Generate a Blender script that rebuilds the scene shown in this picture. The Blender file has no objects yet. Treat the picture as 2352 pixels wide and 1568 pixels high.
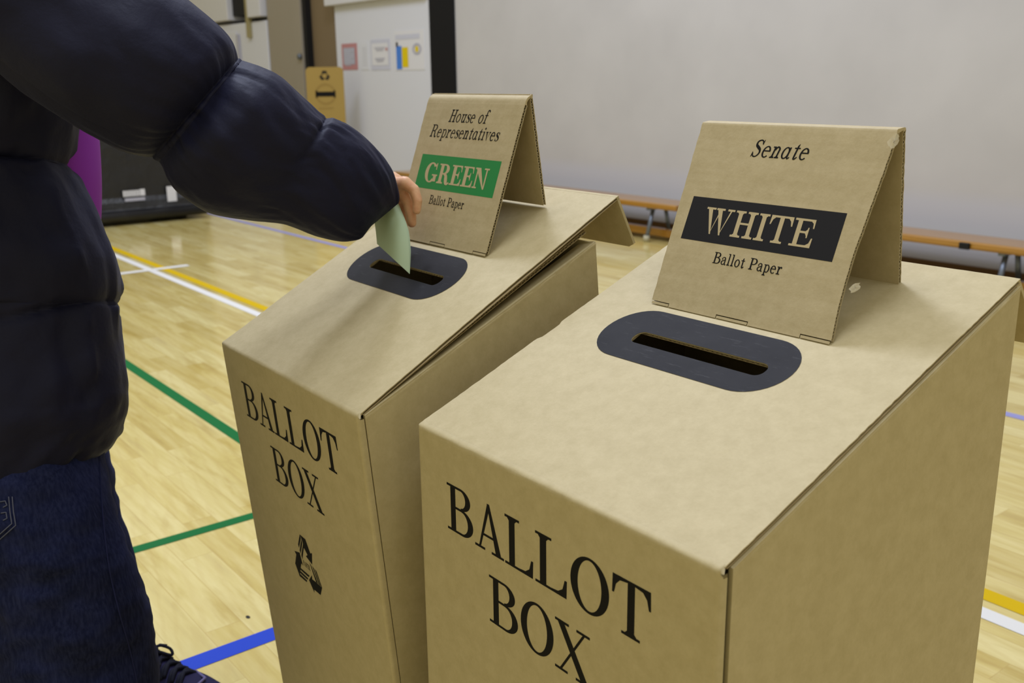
import bpy, bmesh, math, random
from mathutils import Vector, Matrix, noise
import numpy as np
random.seed(4)
C = bpy.context.scene.collection
SC = bpy.context.scene

# ------------------------------------------------------------------ camera, world, lights
F_PX = 2287.0; IMG_W, IMG_H = 2352, 1568
YAW, PITCH, ROLL = math.radians(52.1008), math.radians(14.8848), math.radians(-0.746)
CAM = Vector((0, 0, 1.25))
def cam_axes():
    cy, sy, cp, sp = math.cos(YAW), math.sin(YAW), math.cos(PITCH), math.sin(PITCH)
    r = Vector((cy, sy, 0)); f = Vector((-sy*cp, cy*cp, -sp)); u = r.cross(f)
    cr, sr = math.cos(ROLL), math.sin(ROLL)
    return cr*r + sr*u, -sr*r + cr*u, f
RV, UV, FV = cam_axes()
cd = bpy.data.cameras.new('camera'); cam = bpy.data.objects.new('camera', cd); C.objects.link(cam)
cam.matrix_world = Matrix(((RV.x, UV.x, -FV.x, CAM.x), (RV.y, UV.y, -FV.y, CAM.y), (RV.z, UV.z, -FV.z, CAM.z), (0, 0, 0, 1)))
cd.sensor_width = 36.0; cd.lens = 36.0*F_PX/IMG_W; cd.clip_start = 0.02; cd.clip_end = 100
cd.dof.use_dof = True; cd.dof.focus_distance = 1.22; cd.dof.aperture_fstop = 8.0
SC.camera = cam
SC.view_settings.view_transform = 'Standard'; SC.view_settings.look = 'None'
SC.view_settings.gamma = 1.0; SC.view_settings.use_curve_mapping = False
SC.view_settings.exposure = 0.0
wd = bpy.data.worlds.new('world'); SC.world = wd; wd.use_nodes = True
wd.node_tree.nodes['Background'].inputs[0].default_value = (1.0, 0.92, 0.64, 1)
wd.node_tree.nodes['Background'].inputs[1].default_value = 0.62
def lamp(loc, sx, sy, power, color=(0.90, 0.98, 1.22)):
    l = bpy.data.lights.new('ceiling_lamp', 'AREA'); l.shape = 'RECTANGLE'; l.size = sx; l.size_y = sy
    l.energy = power; l.color = color
    o = bpy.data.objects.new('ceiling_lamp', l); o.location = loc; C.objects.link(o)
lamp((-4.6, 2.6, 6.6), 1.3, 1.3, 285)
lamp((-1.3, 0.8, 6.6), 1.6, 1.6, 112)
lamp((2.0, 1.2, 6.6), 2.0, 2.0, 62)
lamp((-9.5, 1.4, 6.6), 2.0, 2.0, 110)

# ------------------------------------------------------------------ helpers
def at(px, py, d):
    """world point seen at pixel (px, py) at depth d"""
    return CAM + FV*d + RV*((px - IMG_W/2)*d/F_PX) + UV*(-(py - IMG_H/2)*d/F_PX)
def hit(px, py, n, p0):
    dr = FV + RV*((px - IMG_W/2)/F_PX) + UV*(-(py - IMG_H/2)/F_PX)
    n = Vector(n); t = (Vector(p0) - CAM).dot(n)/dr.dot(n)
    return CAM + dr*t
def empty(name, loc, label=None, cat=None, group=None, kind=None):
    o = bpy.data.objects.new(name, None); C.objects.link(o); o.location = loc
    o.empty_display_size = 0.05
    tag(o, label, cat, group, kind); return o
def tag(o, label=None, cat=None, group=None, kind=None):
    if label: o['label'] = label
    if cat: o['category'] = cat
    if group: o['group'] = group
    if kind: o['kind'] = kind
    return o
def wloc(o):
    v = Vector((0, 0, 0))
    while o: v = v + o.location; o = o.parent
    return v
class MB:
    def __init__(s): s.v = []; s.f = []; s.sm = []
    def add(s, vs, fs, smooth=False):
        k = len(s.v); s.v += [Vector(p) for p in vs]
        for f in fs: s.f.append([i + k for i in f]); s.sm.append(smooth)
    def poly(s, pts): s.add(pts, [list(range(len(pts)))])
    def slab(s, poly, off):
        """polygon (list of points) extruded by vector off"""
        n = len(poly); off = Vector(off); a = [Vector(p) for p in poly]; b = [p + off for p in a]
        fs = [list(range(n))[::-1], [i + n for i in range(n)]] + [[i, (i+1) % n, (i+1) % n + n, i + n] for i in range(n)]
        s.add(a + b, fs)
    def box(s, lo, hi):
        x0, y0, z0 = lo; x1, y1, z1 = hi
        s.slab([(x0, y0, z0), (x1, y0, z0), (x1, y1, z0), (x0, y1, z0)], (0, 0, z1 - z0))
    def grid(s, rows, closed=False, smooth=True, cap0=False, cap1=False):
        n = len(rows[0]); k = len(s.v); fs = []
        vs = [p for r in rows for p in r]
        for i in range(len(rows) - 1):
            for j in range(n if closed else n - 1):
                j2 = (j + 1) % n
                fs.append([i*n + j, i*n + j2, (i+1)*n + j2, (i+1)*n + j])
        if cap0: fs.append(list(range(n))[::-1])
        if cap1: fs.append([(len(rows)-1)*n + j for j in range(n)])
        s.add(vs, fs, smooth)
    def tube(s, pts, rad, n=10, cap=True):
        pts = [Vector(p) for p in pts]; rows = []
        if not hasattr(rad, '__len__'): rad = [rad]*len(pts)
        prev = None
        for i, p in enumerate(pts):
            t = (pts[min(i+1, len(pts)-1)] - pts[max(i-1, 0)]).normalized()
            a = prev if prev else (Vector((0, 0, 1)) if abs(t.z) < .9 else Vector((1, 0, 0)))
            a = (a - t*a.dot(t)).normalized(); prev = a; b = t.cross(a)
            rows.append([p + (a*math.cos(2*math.pi*k/n) + b*math.sin(2*math.pi*k/n))*rad[i] for k in range(n)])
        s.grid(rows, True, True, cap, cap)
    def ball(s, c, r, n=12, sc=(1, 1, 1)):
        c = Vector(c); rows = []
        for i in range(1, n):
            th = math.pi*i/n
            rows.append([c + Vector((r*sc[0]*math.sin(th)*math.cos(2*math.pi*k/(2*n)), r*sc[1]*math.sin(th)*math.sin(2*math.pi*k/(2*n)), r*sc[2]*math.cos(th))) for k in range(2*n)])
        s.grid(rows, True, True, True, True)
    def build(s, name, mat, parent=None, bevel=0):
        off = wloc(parent) if parent else Vector((0, 0, 0))
        me = bpy.data.meshes.new(name); me.from_pydata([tuple(p - off) for p in s.v], [], s.f)
        for p, q in zip(me.polygons, s.sm): p.use_smooth = q
        if mat: me.materials.append(mat)
        me.update()
        o = bpy.data.objects.new(name, me); C.objects.link(o)
        if parent: o.parent = parent
        if bevel:
            m = o.modifiers.new('bevel', 'BEVEL'); m.width = bevel; m.segments = 2; m.limit_method = 'ANGLE'; m.angle_limit = 0.7
        return o
def crom(pts, n):
    """Catmull-Rom through a list of tuples, n samples per span"""
    P = [np.array(p, float) for p in pts]; out = []
    for i in range(len(P) - 1):
        a, b, c, d = P[max(i-1, 0)], P[i], P[i+1], P[min(i+2, len(P)-1)]
        for k in range(n):
            t = k/n
            out.append(.5*((2*b) + (-a + c)*t + (2*a - 5*b + 4*c - d)*t*t + (-a + 3*b - 3*c + d)*t**3))
    out.append(P[-1]); return out
def fbm(x, y, z=0.0, o=3):
    s = 0; a = 1
    for i in range(o): s += a*noise.noise(Vector((x, y, z))); a *= .5; x *= 2; y *= 2; z = z*2 + 7
    return s

# ------------------------------------------------------------------ materials
def s2l(r, g, b):
    f = lambda c: (c/255/12.92) if c/255 <= .04045 else ((c/255 + .055)/1.055)**2.4
    return (f(r), f(g), f(b), 1)
def mat(name, col, rough=.6, spec=.5, metal=0.0):
    m = bpy.data.materials.new(name); m.use_nodes = True
    b = m.node_tree.nodes['Principled BSDF']
    b.inputs['Base Color'].default_value = col; b.inputs['Roughness'].default_value = rough
    b.inputs['Specular IOR Level'].default_value = spec; b.inputs['Metallic'].default_value = metal
    return m
class NT:
    def __init__(s, m): s.t = m.node_tree; s.b = s.t.nodes['Principled BSDF']
    def n(s, typ, **kw):
        nd = s.t.nodes.new(typ)
        for k, v in kw.items(): setattr(nd, k, v)
        return nd
    def l(s, a, b): s.t.links.new(a, b)
    def coords(s, scale=(1, 1, 1), which='Object'):
        tc = s.n('ShaderNodeTexCoord'); mp = s.n('ShaderNodeMapping'); mp.inputs['Scale'].default_value = scale
        s.l(tc.outputs[which], mp.inputs[0]); return mp.outputs[0]
    def noise(s, vec, scale, detail=4, rough=.55):
        nd = s.n('ShaderNodeTexNoise'); nd.inputs['Scale'].default_value = scale; nd.inputs['Detail'].default_value = detail
        nd.inputs['Roughness'].default_value = rough; s.l(vec, nd.inputs['Vector']); return nd.outputs['Fac']
    def ramp(s, fac, stops):
        r = s.n('ShaderNodeValToRGB'); e = r.color_ramp.elements
        while len(e) < len(stops): e.new(.5)
        for q, (p, c) in zip(e, stops): q.position = p; q.color = c
        s.l(fac, r.inputs[0]); return r.outputs[0]
    def mix(s, fac, a, b, mode='MIX'):
        m = s.n('ShaderNodeMix', data_type='RGBA', blend_type=mode)
        for inp, val in ((m.inputs[0], fac), (m.inputs[6], a), (m.inputs[7], b)):
            if hasattr(val, 'is_linked'): s.l(val, inp)
            else: inp.default_value = val
        return m.outputs[2]
    def math(s, op, a, b=0.0):
        m = s.n('ShaderNodeMath', operation=op)
        for inp, val in ((m.inputs[0], a), (m.inputs[1], b)):
            if hasattr(val, 'is_linked'): s.l(val, inp)
            else: inp.default_value = val
        return m.outputs[0]
    def bump(s, h, strength, dist=.002):
        b = s.n('ShaderNodeBump'); b.inputs['Strength'].default_value = strength; b.inputs['Distance'].default_value = dist
        s.l(h, b.inputs['Height']); s.l(b.outputs[0], s.b.inputs['Normal'])
def cardboard(name, base, flute=0.0, dark=.87):
    m = mat(name, base, .62, .35); t = NT(m)
    v = t.coords(); g = t.noise(v, 48, 6, .65)
    vs = t.coords((2.0, 34, 34)); st = t.noise(vs, 1.0, 2)
    c2 = (base[0]*dark, base[1]*dark*.985, base[2]*dark*.93, 1)
    c = t.mix(t.ramp(g, [(.35, (0, 0, 0, 1)), (.66, (1, 1, 1, 1))]), c2, base)
    c = t.mix(.22, c, t.ramp(t.noise(v, 240, 3, .7), [(.3, c2), (.7, (base[0]*1.1, base[1]*1.1, base[2]*1.12, 1))]))
    fib = t.ramp(t.noise(t.coords((90, 500, 160)), 1.0, 2), [(.66, (0, 0, 0, 1)), (.76, (1, 1, 1, 1))])
    c = t.mix(t.math('MULTIPLY', fib, .12), c, (base[0]*.6, base[1]*.58, base[2]*.5, 1))
    t.l(c, t.b.inputs['Base Color'])
    h = t.math('ADD', t.math('MULTIPLY', g, .6), t.math('MULTIPLY', st, flute))
    t.bump(h, .35, .0025)
    return m
KR = (0.49, 0.414, 0.240, 1)
M = {}
M['card'] = cardboard('kraft_cardboard', KR)
M['card_sign'] = cardboard('kraft_cardboard_fluted', (0.49, 0.41, 0.25, 1), 1.2)
M['card_edge'] = mat('cut_cardboard', (0.36, 0.28, 0.15, 1), .8, .2)
M['flute'] = mat('cavity_shade_fluting', (0.11, 0.085, 0.045, 1), .8, .1)  # brown fluting paper, darkened further to stand in for cavity shade
M['ink'] = mat('black_print', (0.0085, 0.008, 0.008, 1), .7, .12)
M['pad'] = mat('charcoal_print', (0.036, 0.037, 0.047, 1), .6, .1)
t = NT(M['pad']); v = t.coords()
scr = t.ramp(t.noise(t.coords((30, 220, 30)), 1.2, 4, .7), [(.60, (.015, .0148, .018, 1)), (.75, (.066, .066, .073, 1))])
t.l(t.mix(.6, t.ramp(t.noise(v, 30, 4), [(.3, (.0125, .0122, .015, 1)), (.75, (.029, .0288, .034, 1))]), scr), t.b.inputs['Base Color'])
M['barblack'] = mat('black_panel_print', (0.012, 0.012, 0.016, 1), .6, .2)
M['bargreen'] = mat('green_panel_print', s2l(28, 132, 66), .55, .35)
M['knock'] = mat('bare_cardboard_letters', (0.50, 0.41, 0.245, 1), .65, .3)
M['tape'] = mat('clear_tape', (0.75, 0.70, 0.58, 1), .25, .5); M['tape'].node_tree.nodes['Principled BSDF'].inputs['Alpha'].default_value = .75
M['wall'] = mat('wall_paint', s2l(182, 180, 181), .6, .3)
t = NT(M['wall']); tc = t.n('ShaderNodeTexCoord'); sx = t.n('ShaderNodeSeparateXYZ'); t.l(tc.outputs['Object'], sx.inputs[0])
band = t.ramp(sx.outputs['Z'], [(.46, (1, 1, 1, 1)), (.55, (0, 0, 0, 1))])
nz = t.ramp(t.noise(t.coords(), 1.6, 3), [(.3, s2l(177, 175, 176)), (.7, s2l(185, 183, 184))])
t.l(t.mix(band, nz, s2l(180, 180, 187)), t.b.inputs['Base Color'])
M['panel'] = mat('pale_panel_paint', s2l(204, 206, 216), .5, .4)
M['taupe'] = mat('taupe_door_paint', s2l(146, 138, 124), .5, .4)
M['brown'] = mat('brown_door_paint', s2l(118, 101, 76), .5, .4)
M['post'] = mat('black_post_paint', s2l(13, 14, 20), .55, .2)
M['dark'] = mat('black_and_gap_shade', s2l(16, 16, 18), .6, .3)  # near-black of dark parts; on the gap strip it paints shade
M['ribbed'] = mat('ribbed_white_board', s2l(205, 205, 210), .5, .4)
t = NT(M['ribbed']); wv = t.n('ShaderNodeTexWave'); wv.inputs['Scale'].default_value = 9; t.l(t.coords(), wv.inputs[0])
t.bump(wv.outputs['Fac'], .5, .01)
M['olive'] = mat('olive_strip', s2l(150, 140, 100), .6, .3)
M['skirt'] = mat('brown_skirting', s2l(96, 68, 34), .5, .4)
M['benchwood'] = mat('bench_wood', s2l(150, 104, 26), .3, .5)
t = NT(M['benchwood']); t.b.inputs['Coat Weight'].default_value = .8; t.b.inputs['Coat Roughness'].default_value = .22; t.l(t.ramp(t.noise(t.coords((1, 30, 30)), 3, 4), [(.3, s2l(138, 94, 14)), (.7, s2l(162, 114, 30))]), t.b.inputs['Base Color'])
M['steel'] = mat('grey_steel', s2l(110, 118, 132), .35, .5, .6)
M['rubber'] = mat('pale_rubber', s2l(170, 165, 140), .6, .3)
M['vinyl'] = mat('black_vinyl', s2l(22, 22, 25), .42, .5)
t = NT(M['vinyl']); t.bump(t.noise(t.coords(), 5, 4), .5, .03)
M['paper'] = mat('white_paper', s2l(208, 208, 214), .7, .2)
M['red'] = mat('red_print', s2l(178, 128, 130), .7, .2)
M['greytext'] = mat('grey_print', s2l(168, 168, 182), .7, .2)
M['lilac'] = mat('lilac_print', s2l(188, 190, 206), .7, .2)
M['blue'] = mat('blue_print', s2l(70, 122, 205), .6, .2)
M['yellow'] = mat('yellow_print', s2l(212, 188, 10), .6, .2)
M['green_paper'] = mat('green_ballot_paper', s2l(166, 184, 154), .7, .2)
t = NT(M['green_paper']); t.b.inputs['Subsurface Weight'].default_value = 0.0
M['tan_ring'] = mat('tan_print', s2l(150, 124, 66), .7, .2)
M['booth'] = mat('ochre_cardboard', s2l(162, 136, 74), .7, .2)
# court line paint
def line_mat(n, c): return mat(n, c, .5, .12)
M['l_white'] = line_mat('white_line_paint', s2l(208, 207, 206)); M['l_yellow'] = line_mat('yellow_line_paint', s2l(194, 162, 4))
M['l_green'] = line_mat('green_line_paint', s2l(8, 98, 48)); M['l_blue'] = line_mat('blue_line_paint', s2l(34, 66, 186))
M['l_lilac'] = line_mat('faded_blue_line_paint', s2l(140, 140, 190))
# floor
M['floor'] = mat('varnished_maple', s2l(220, 196, 136), .2, .5)
t = NT(M['floor'])
tc = t.n('ShaderNodeTexCoord')
br = t.n('ShaderNodeTexBrick'); br.offset = .37; br.offset_frequency = 2; br.squash = 1
for k, vv in (('Scale', 1.0), ('Mortar Size', .0009), ('Mortar Smooth', .3), ('Bias', 0.0), ('Brick Width', .62), ('Row Height', .088)): br.inputs[k].default_value = vv
br.inputs['Color1'].default_value = (0, 0, 0, 1); br.inputs['Color2'].default_value = (1, 1, 1, 1); br.inputs['Mortar'].default_value = (.35, .35, .35, 1)
t.l(tc.outputs['Object'], br.inputs['Vector'])
tone = t.ramp(br.outputs['Color'], [(0, s2l(166, 142, 54)), (.3, s2l(186, 164, 80)), (.6, s2l(197, 179, 102)), (1, s2l(210, 197, 136))])
sp = t.n('ShaderNodeSeparateXYZ'); t.l(tc.outputs['Object'], sp.inputs[0])
cb = t.n('ShaderNodeCombineXYZ')
t.l(t.math('ADD', t.math('MULTIPLY', sp.outputs[0], 2.2), t.math('MULTIPLY', br.outputs['Color'], 37.0)), cb.inputs[0])
t.l(t.math('MULTIPLY', sp.outputs[1], 24.0), cb.inputs[1]); t.l(t.math('MULTIPLY', br.outputs['Color'], 11.0), cb.inputs[2])
gr = t.noise(cb.outputs[0], 1.0, 5, .6)
gcol = t.ramp(gr, [(.28, s2l(150, 118, 28)), (.44, s2l(184, 162, 76)), (.62, s2l(208, 192, 128)), (.8, s2l(170, 142, 54))])
rg = t.n('ShaderNodeTexWave', wave_type='RINGS', rings_direction='SPHERICAL'); rg.inputs['Scale'].default_value = 1.6; rg.inputs['Distortion'].default_value = 9.0; rg.inputs['Detail'].default_value = 3; rg.inputs['Detail Scale'].default_value = .8
cb2 = t.n('ShaderNodeCombineXYZ'); t.l(t.math('ADD', t.math('MULTIPLY', sp.outputs[0], 1.3), t.math('MULTIPLY', br.outputs['Color'], 53.0)), cb2.inputs[0]); t.l(t.math('ADD', t.math('MULTIPLY', sp.outputs[1], 7.0), t.math('MULTIPLY', br.outputs['Color'], 29.0)), cb2.inputs[1])
t.l(cb2.outputs[0], rg.inputs['Vector'])
col = t.mix(.5, tone, gcol)
col = t.mix(t.math('MULTIPLY', t.ramp(rg.outputs['Fac'], [(.62, (0, 0, 0, 1)), (.95, (1, 1, 1, 1))]), .14), col, s2l(172, 142, 62))
col = t.mix(.14, col, s2l(214, 208, 186))
sm = t.noise(t.coords((1.1, 6, 1)), 2.2, 4, .6)
col = t.mix(t.math('MULTIPLY', t.ramp(sm, [(.55, (0, 0, 0, 1)), (.75, (1, 1, 1, 1))]), .5), col, s2l(152, 122, 26))
col = t.mix(t.math('MULTIPLY', br.outputs['Fac'], .35), col, s2l(150, 115, 60))
t.l(col, t.b.inputs['Base Color'])
t.l(t.ramp(t.noise(t.coords(), 3, 3), [(.3, (.09, .09, .09, 1)), (.7, (.15, .15, .15, 1))]), t.b.inputs['Roughness'])
# clothes
M['nylon'] = mat('navy_nylon', (0.0052, 0.0060, 0.0250, 1), .66, .22)
t = NT(M['nylon']); t.b.inputs['Sheen Weight'].default_value = .06; t.b.inputs['Sheen Roughness'].default_value = .4
t.b.inputs['Sheen Tint'].default_value = (.45, .48, .75, 1)
t.bump(t.math('ADD', t.noise(t.coords((1, 1, 1)), 60, 4, .6), t.math('MULTIPLY', t.noise(t.coords(), 14, 4, .65), 2.0)), .22, .004)
M['denim'] = mat('dark_blue_denim', (0.010, 0.013, 0.035, 1), .9, .06)
t = NT(M['denim']); v = t.coords()
dn = t.ramp(t.noise(v, 7, 5, .6), [(.3, (.006, .008, .026, 1)), (.52, (.012, .017, .068, 1)), (.74, (.030, .040, .15, 1))])
tw = t.noise(t.coords((260, 260, 60)), 1, 2); t.l(t.mix(.35, dn, t.ramp(tw, [(.35, (.004, .005, .012, 1)), (.7, (.03, .036, .085, 1))])), t.b.inputs['Base Color'])
t.bump(tw, .3, .001)
M['stitch'] = mat('pale_stitching', s2l(84, 88, 112), .8, .2)
M['seam'] = mat('worn_denim_seam', s2l(36, 40, 74), .9, .05)
M['purple'] = mat('purple_jersey', s2l(128, 42, 156), .8, .2)
M['skin'] = mat('skin', s2l(218, 170, 136), .5, .4)
t = NT(M['skin']); t.l(t.ramp(t.noise(t.coords(), 60, 3), [(.3, s2l(206, 148, 116)), (.7, s2l(226, 184, 150))]), t.b.inputs['Base Color'])
t.b.inputs['Subsurface Weight'].default_value = .15; t.b.inputs['Subsurface Radius'].default_value = (.01, .004, .002); t.b.inputs['Subsurface Scale'].default_value = .3
M['hair'] = mat('dark_hair', s2l(40, 30, 24), .5, .4)
M['shoe'] = mat('navy_suede', s2l(26, 24, 58), .8, .2)
M['shoegrey'] = mat('mauve_trim', s2l(96, 90, 130), .7, .2)
M['lace'] = mat('navy_lace', s2l(14, 16, 32), .8, .2)
M['sole'] = mat('pale_sole', s2l(190, 190, 196), .6, .3)

# ------------------------------------------------------------------ lettering
def ell(cx, cy, rx, ry, a0, a1, n):
    return [(cx + rx*math.cos(math.radians(a0 + (a1-a0)*i/n)), cy + ry*math.sin(math.radians(a0 + (a1-a0)*i/n))) for i in range(n+1)]
def strip(o, i): return [[o[k], o[k+1], i[k+1], i[k]] for k in range(len(o)-1)]
def ring(cx, cy, rx, ry, tx, ty, a0=0, a1=360, n=36):
    return strip(ell(cx, cy, rx, ry, a0, a1, n), ell(cx, cy, rx-tx, ry-ty, a0, a1, n))
def rect(x0, y0, x1, y1): return [(x0, y0), (x1, y0), (x1, y1), (x0, y1)]
def stroke(pts, wid, n=8):
    P = crom([(*p, w) for p, w in zip(pts, wid)], n); L = []; Rr = []
    for i, p in enumerate(P):
        d = P[min(i+1, len(P)-1)][:2] - P[max(i-1, 0)][:2]; d = d/(np.hypot(*d) + 1e-9); nn = np.array((-d[1], d[0]))
        L.append(tuple(p[:2] + nn*p[2]/2)); Rr.append(tuple(p[:2] - nn*p[2]/2))
    return strip(L, Rr)
def disc(cx, cy, r): return [ell(cx, cy, r, r, 0, 340, 17)]
def foot(x0, x1, t0, t1, y, up, hl):
    """slab serif from x0 to x1 under a stem t0..t1 with small brackets"""
    s = 1 if up else -1; b = .05
    out = [rect(x0, min(y, y + s*hl), x1, max(y, y + s*hl))]
    if t0 - x0 > .02: out.append([(t0-b, y + s*hl), (t0, y + s*hl), (t0, y + s*(hl+b))])
    if x1 - t1 > .02: out.append([(t1, y + s*hl), (t1+b, y + s*hl), (t1, y + s*(hl+b))])
    return out
XH = .66
def glyph(c, st=.165, hl=.05, italic=False):
    a = .12; b = a + st; ls = st*.80; m = []
    if c == 'B':
        m = [rect(a, 0, b, 1), rect(0, 1-hl, .47, 1), rect(0, 0, .5, hl), rect(b, .515, .5, .515+hl)]
        m += ring(.46, .77, .32, .23, st, hl, -90, 90) + ring(.49, .28, .37, .28, st*1.05, hl, -90, 90); w = .86
    elif c == 'A':
        m = [[(.42, 1), (.50, 1), (.70+st, hl), (.69, hl)], [(.14, hl), (.14+hl*1.25, hl), (.50, .90), (.43, .99)], rect(.23, .30, .72, .30+hl)]
        m += [rect(0, 0, .34, hl), rect(.56, 0, .96, hl)]; w = .96
    elif c == 'L':
        m = [rect(a, 0, b, 1)] + foot(0, b+.13, a, b, 1, False, hl) + [rect(0, 0, .5, hl), [(.40, hl), (.58, .07), (.69, .15), (.745, .34), (.80, .34), (.79, 0), (.40, 0)]]; w = .80
    elif c == 'O': m = ring(.47, .5, .47, .52, st*1.1, hl, n=48); w = .94
    elif c == 'T':
        x = .43
        m = [rect(x-st/2, 0, x+st/2, 1)] + foot(x-st/2-.13, x+st/2+.13, x-st/2, x+st/2, 0, True, hl)
        l = [(.0, 1), (-.01, .66), (.035, .66), (.08, .83), (.17, .925), (x-st/2, 1-hl), (x-st/2, 1)]
        m += [l, [(2*x-p[0], p[1]) for p in l][::-1]]; w = .86
    elif c == 'X':
        m = [[(.08, 1-hl), (.10+st, 1-hl), (.72+st, hl), (.69, hl)], [(.14, hl), (.14+hl*1.2, hl), (.80, 1-hl), (.74, 1-hl)], rect(.0, 1-hl, .38, 1), rect(.58, 1-hl, .93, 1), rect(0, 0, .35, hl), rect(.57, 0, .98, hl)]; w = .98
    elif c == 'E' or c == 'F':
        m = [rect(a, 0, b, 1), rect(0, 1-hl, .6, 1), rect(b, .49, .52, .49+hl), rect(0, 0, .5, hl)]
        m += [[(.40, 1-hl), (.60, .93), (.69, .86), (.715, .68), (.76, .68), (.75, 1), (.40, 1)], [(.48, .49), (.54, .40), (.55, .33), (.59, .33), (.59, .70), (.55, .70), (.54, .63), (.48, .49+hl)]]
        m += [[(.40, hl), (.60, .08), (.71, .16), (.755, .34), (.80, .34), (.79, 0), (.40, 0)]]; w = .80
    elif c == 'G':
        m = ring(.46, .5, .46, .52, st*1.1, hl, 42, 318, 40)
        m += [rect(.70, .06, .70+st, .42), rect(.58, .42-hl, .99, .42), [(.70, .06), (.80, .15), (.70, .20), (.60, .12), (.45, .03), (.45, -.02), (.6, 0)], [(.80, .66), (.85, .66), (.85, 1.0), (.80, 1.0), (.75, .9), (.66, .93), (.78, .8)]]; w = .99
    elif c == 'H':
        c0 = .62
        m = [rect(a, 0, b, 1), rect(c0, 0, c0+st, 1), rect(b, .49, c0, .49+hl)]
        for x in (a, c0): m += foot(x-.12, x+st+.12, x, x+st, 0, True, hl) + foot(x-.12, x+st+.12, x, x+st, 1, False, hl)
        w = c0 + st + .12
    elif c == 'I':
        m = [rect(a, 0, b, 1)] + foot(0, b+.12, a, b, 0, True, hl) + foot(0, b+.12, a, b, 1, False, hl); w = b + .12
    elif c == 'N':
        m = [rect(.12, 0, .12+hl*1.2, 1), rect(.76, 0, .76+hl*1.2, 1), [(.02, 1), (.06+st*1.3, 1), (.82, -.02), (.76, -.02)], rect(0, 1-hl, .2, 1), rect(.62, 1-hl, .96, 1), rect(0, 0, .31, hl)]; w = .96
    elif c == 'R':
        m = [rect(a, 0, b, 1), rect(0, 1-hl, .47, 1), rect(b, .47, .5, .47+hl)] + foot(0, b+.12, a, b, 0, True, hl)
        m += ring(.46, .745, .33, .255, st, hl, -90, 90) + stroke([(.44, .49), (.60, .42), (.66, .25), (.72, .07), (.83, .02), (.93, .10)], [hl, st*.8, st, st*.9, hl*1.5, hl], 6); w = .93
    elif c == 'P':
        m = [rect(a, 0, b, 1), rect(0, 1-hl, .47, 1), rect(b, .43, .5, .43+hl)] + foot(0, b+.14, a, b, 0, True, hl)
        m += ring(.46, .725, .35, .275, st, hl, -90, 90); w = .82
    elif c == 'W':
        m = [[(.08, 1-hl), (.10+st, 1-hl), (.45, -.02), (.39, -.02)], [(.39, -.02), (.43, .10), (.64, 1-hl), (.59, 1-hl)], [(.50, 1-hl), (.53+st, 1-hl), (.86, -.02), (.80, -.02)], [(.80, -.02), (.85, .10), (1.10, 1-hl), (1.04, 1-hl)]]
        m += [rect(0, 1-hl, .40, 1), rect(.44, 1-hl, .80, 1), rect(.92, 1-hl, 1.22, 1)]; w = 1.22
    elif c in 'Ss':
        k = 1.0 if c == 'S' else XH
        g = st/k*.95 if c == 's' else st
        pts = [(.58, .76), (.50, .93), (.34, .975), (.16, .88), (.17, .69), (.36, .555), (.54, .42), (.58, .22), (.43, .04), (.22, .05), (.11, .24)]
        ww = [hl, hl, hl*1.1, g*.75, g*.95, g*1.1, g*.95, g*.75, hl*1.1, hl, hl]
        m = stroke(pts, ww, 6) + [[(.58, .72), (.63, .72), (.63, 1.0), (.59, 1.0), (.55, .90)], [(.06, .0), (.10, .0), (.14, .1), (.11, .30), (.06, .30)]]
        m = [[(p[0]*k*(1 if c == 'S' else 1.08), p[1]*k) for p in q] for q in m]; w = .68*k
    elif c == 'o': m = ring(.30, XH/2, .30, XH/2+.015, ls, hl); w = .60
    elif c == 'l':
        m = [rect(.1, 0, .1+ls, 1.02)] + foot(0, .1+ls+.1, .1, .1+ls, 0, True, hl) + [rect(0, 1.02-hl, .12, 1.02)]; w = .2+ls
    elif c == 'i':
        m = [rect(.1, 0, .1+ls, XH)] + foot(0, .1+ls+.1, .1, .1+ls, 0, True, hl) + [rect(0, XH-hl, .12, XH)] + disc(.1+ls/2, .88, .085); w = .2+ls
    elif c == 'a' and italic:
        m = ring(.27, XH/2, .27, XH/2+.015, ls, hl) + [rect(.43, .06, .43+ls*.9, XH)] + stroke([(.43+ls*.45, .1), (.55, .02), (.66, .10)], [ls*.9, hl*1.2, hl], 5); w = .66
    elif c == 'a':
        m = stroke([(.08, .47), (.12, .60), (.27, .655), (.41, .60), (.44, .45)], [.11, .07, hl, ls*.8, ls], 5) + disc(.10, .49, .065)
        m += [rect(.44-ls/2, .06, .44+ls/2, .47)] + ring(.23, .19, .23, .205, ls*.95, hl, 70, 330, 20) + [[(.24, .36), (.40, .40), (.40, .40+hl), (.24, .36+hl)]]
        m += stroke([(.44, .1), (.51, .02), (.60, .06)], [ls, hl*1.2, hl*.8], 4); w = .60
    elif c == 'e':
        m = ring(.29, XH/2, .29, XH/2+.015, ls, hl, 4, 316, 34) + [rect(.12, .345, .575, .345+hl), [(.58, .345), (.575, .45), (.47, .52), (.44, .39), (.46, .345)]]; w = .58
    elif c == 't':
        m = [[(.14, .08), (.14+ls, .08), (.14+ls, .88), (.17, .80), (.14, .74)], rect(.0, XH-hl, .40, XH)] + stroke([(.14+ls/2, .14), (.20, .035), (.30, .03), (.41, .14)], [ls, ls*.7, hl*1.3, hl], 5); w = .42
    elif c == 'r':
        m = [rect(.1, 0, .1+ls, XH), rect(0, XH-hl, .12, XH)] + foot(0, .1+ls+.14, .1, .1+ls, 0, True, hl)
        m += stroke([(.1+ls, .42), (.30, .59), (.42, .64)], [hl, hl*1.3, .09], 5) + disc(.43, .58, .075); w = .52
    elif c in 'nu':
        x2 = .44
        m = [rect(.1, .0, .1+ls, XH), rect(x2, 0, x2+ls, .45), rect(0, XH-hl, .12, XH)]
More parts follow.
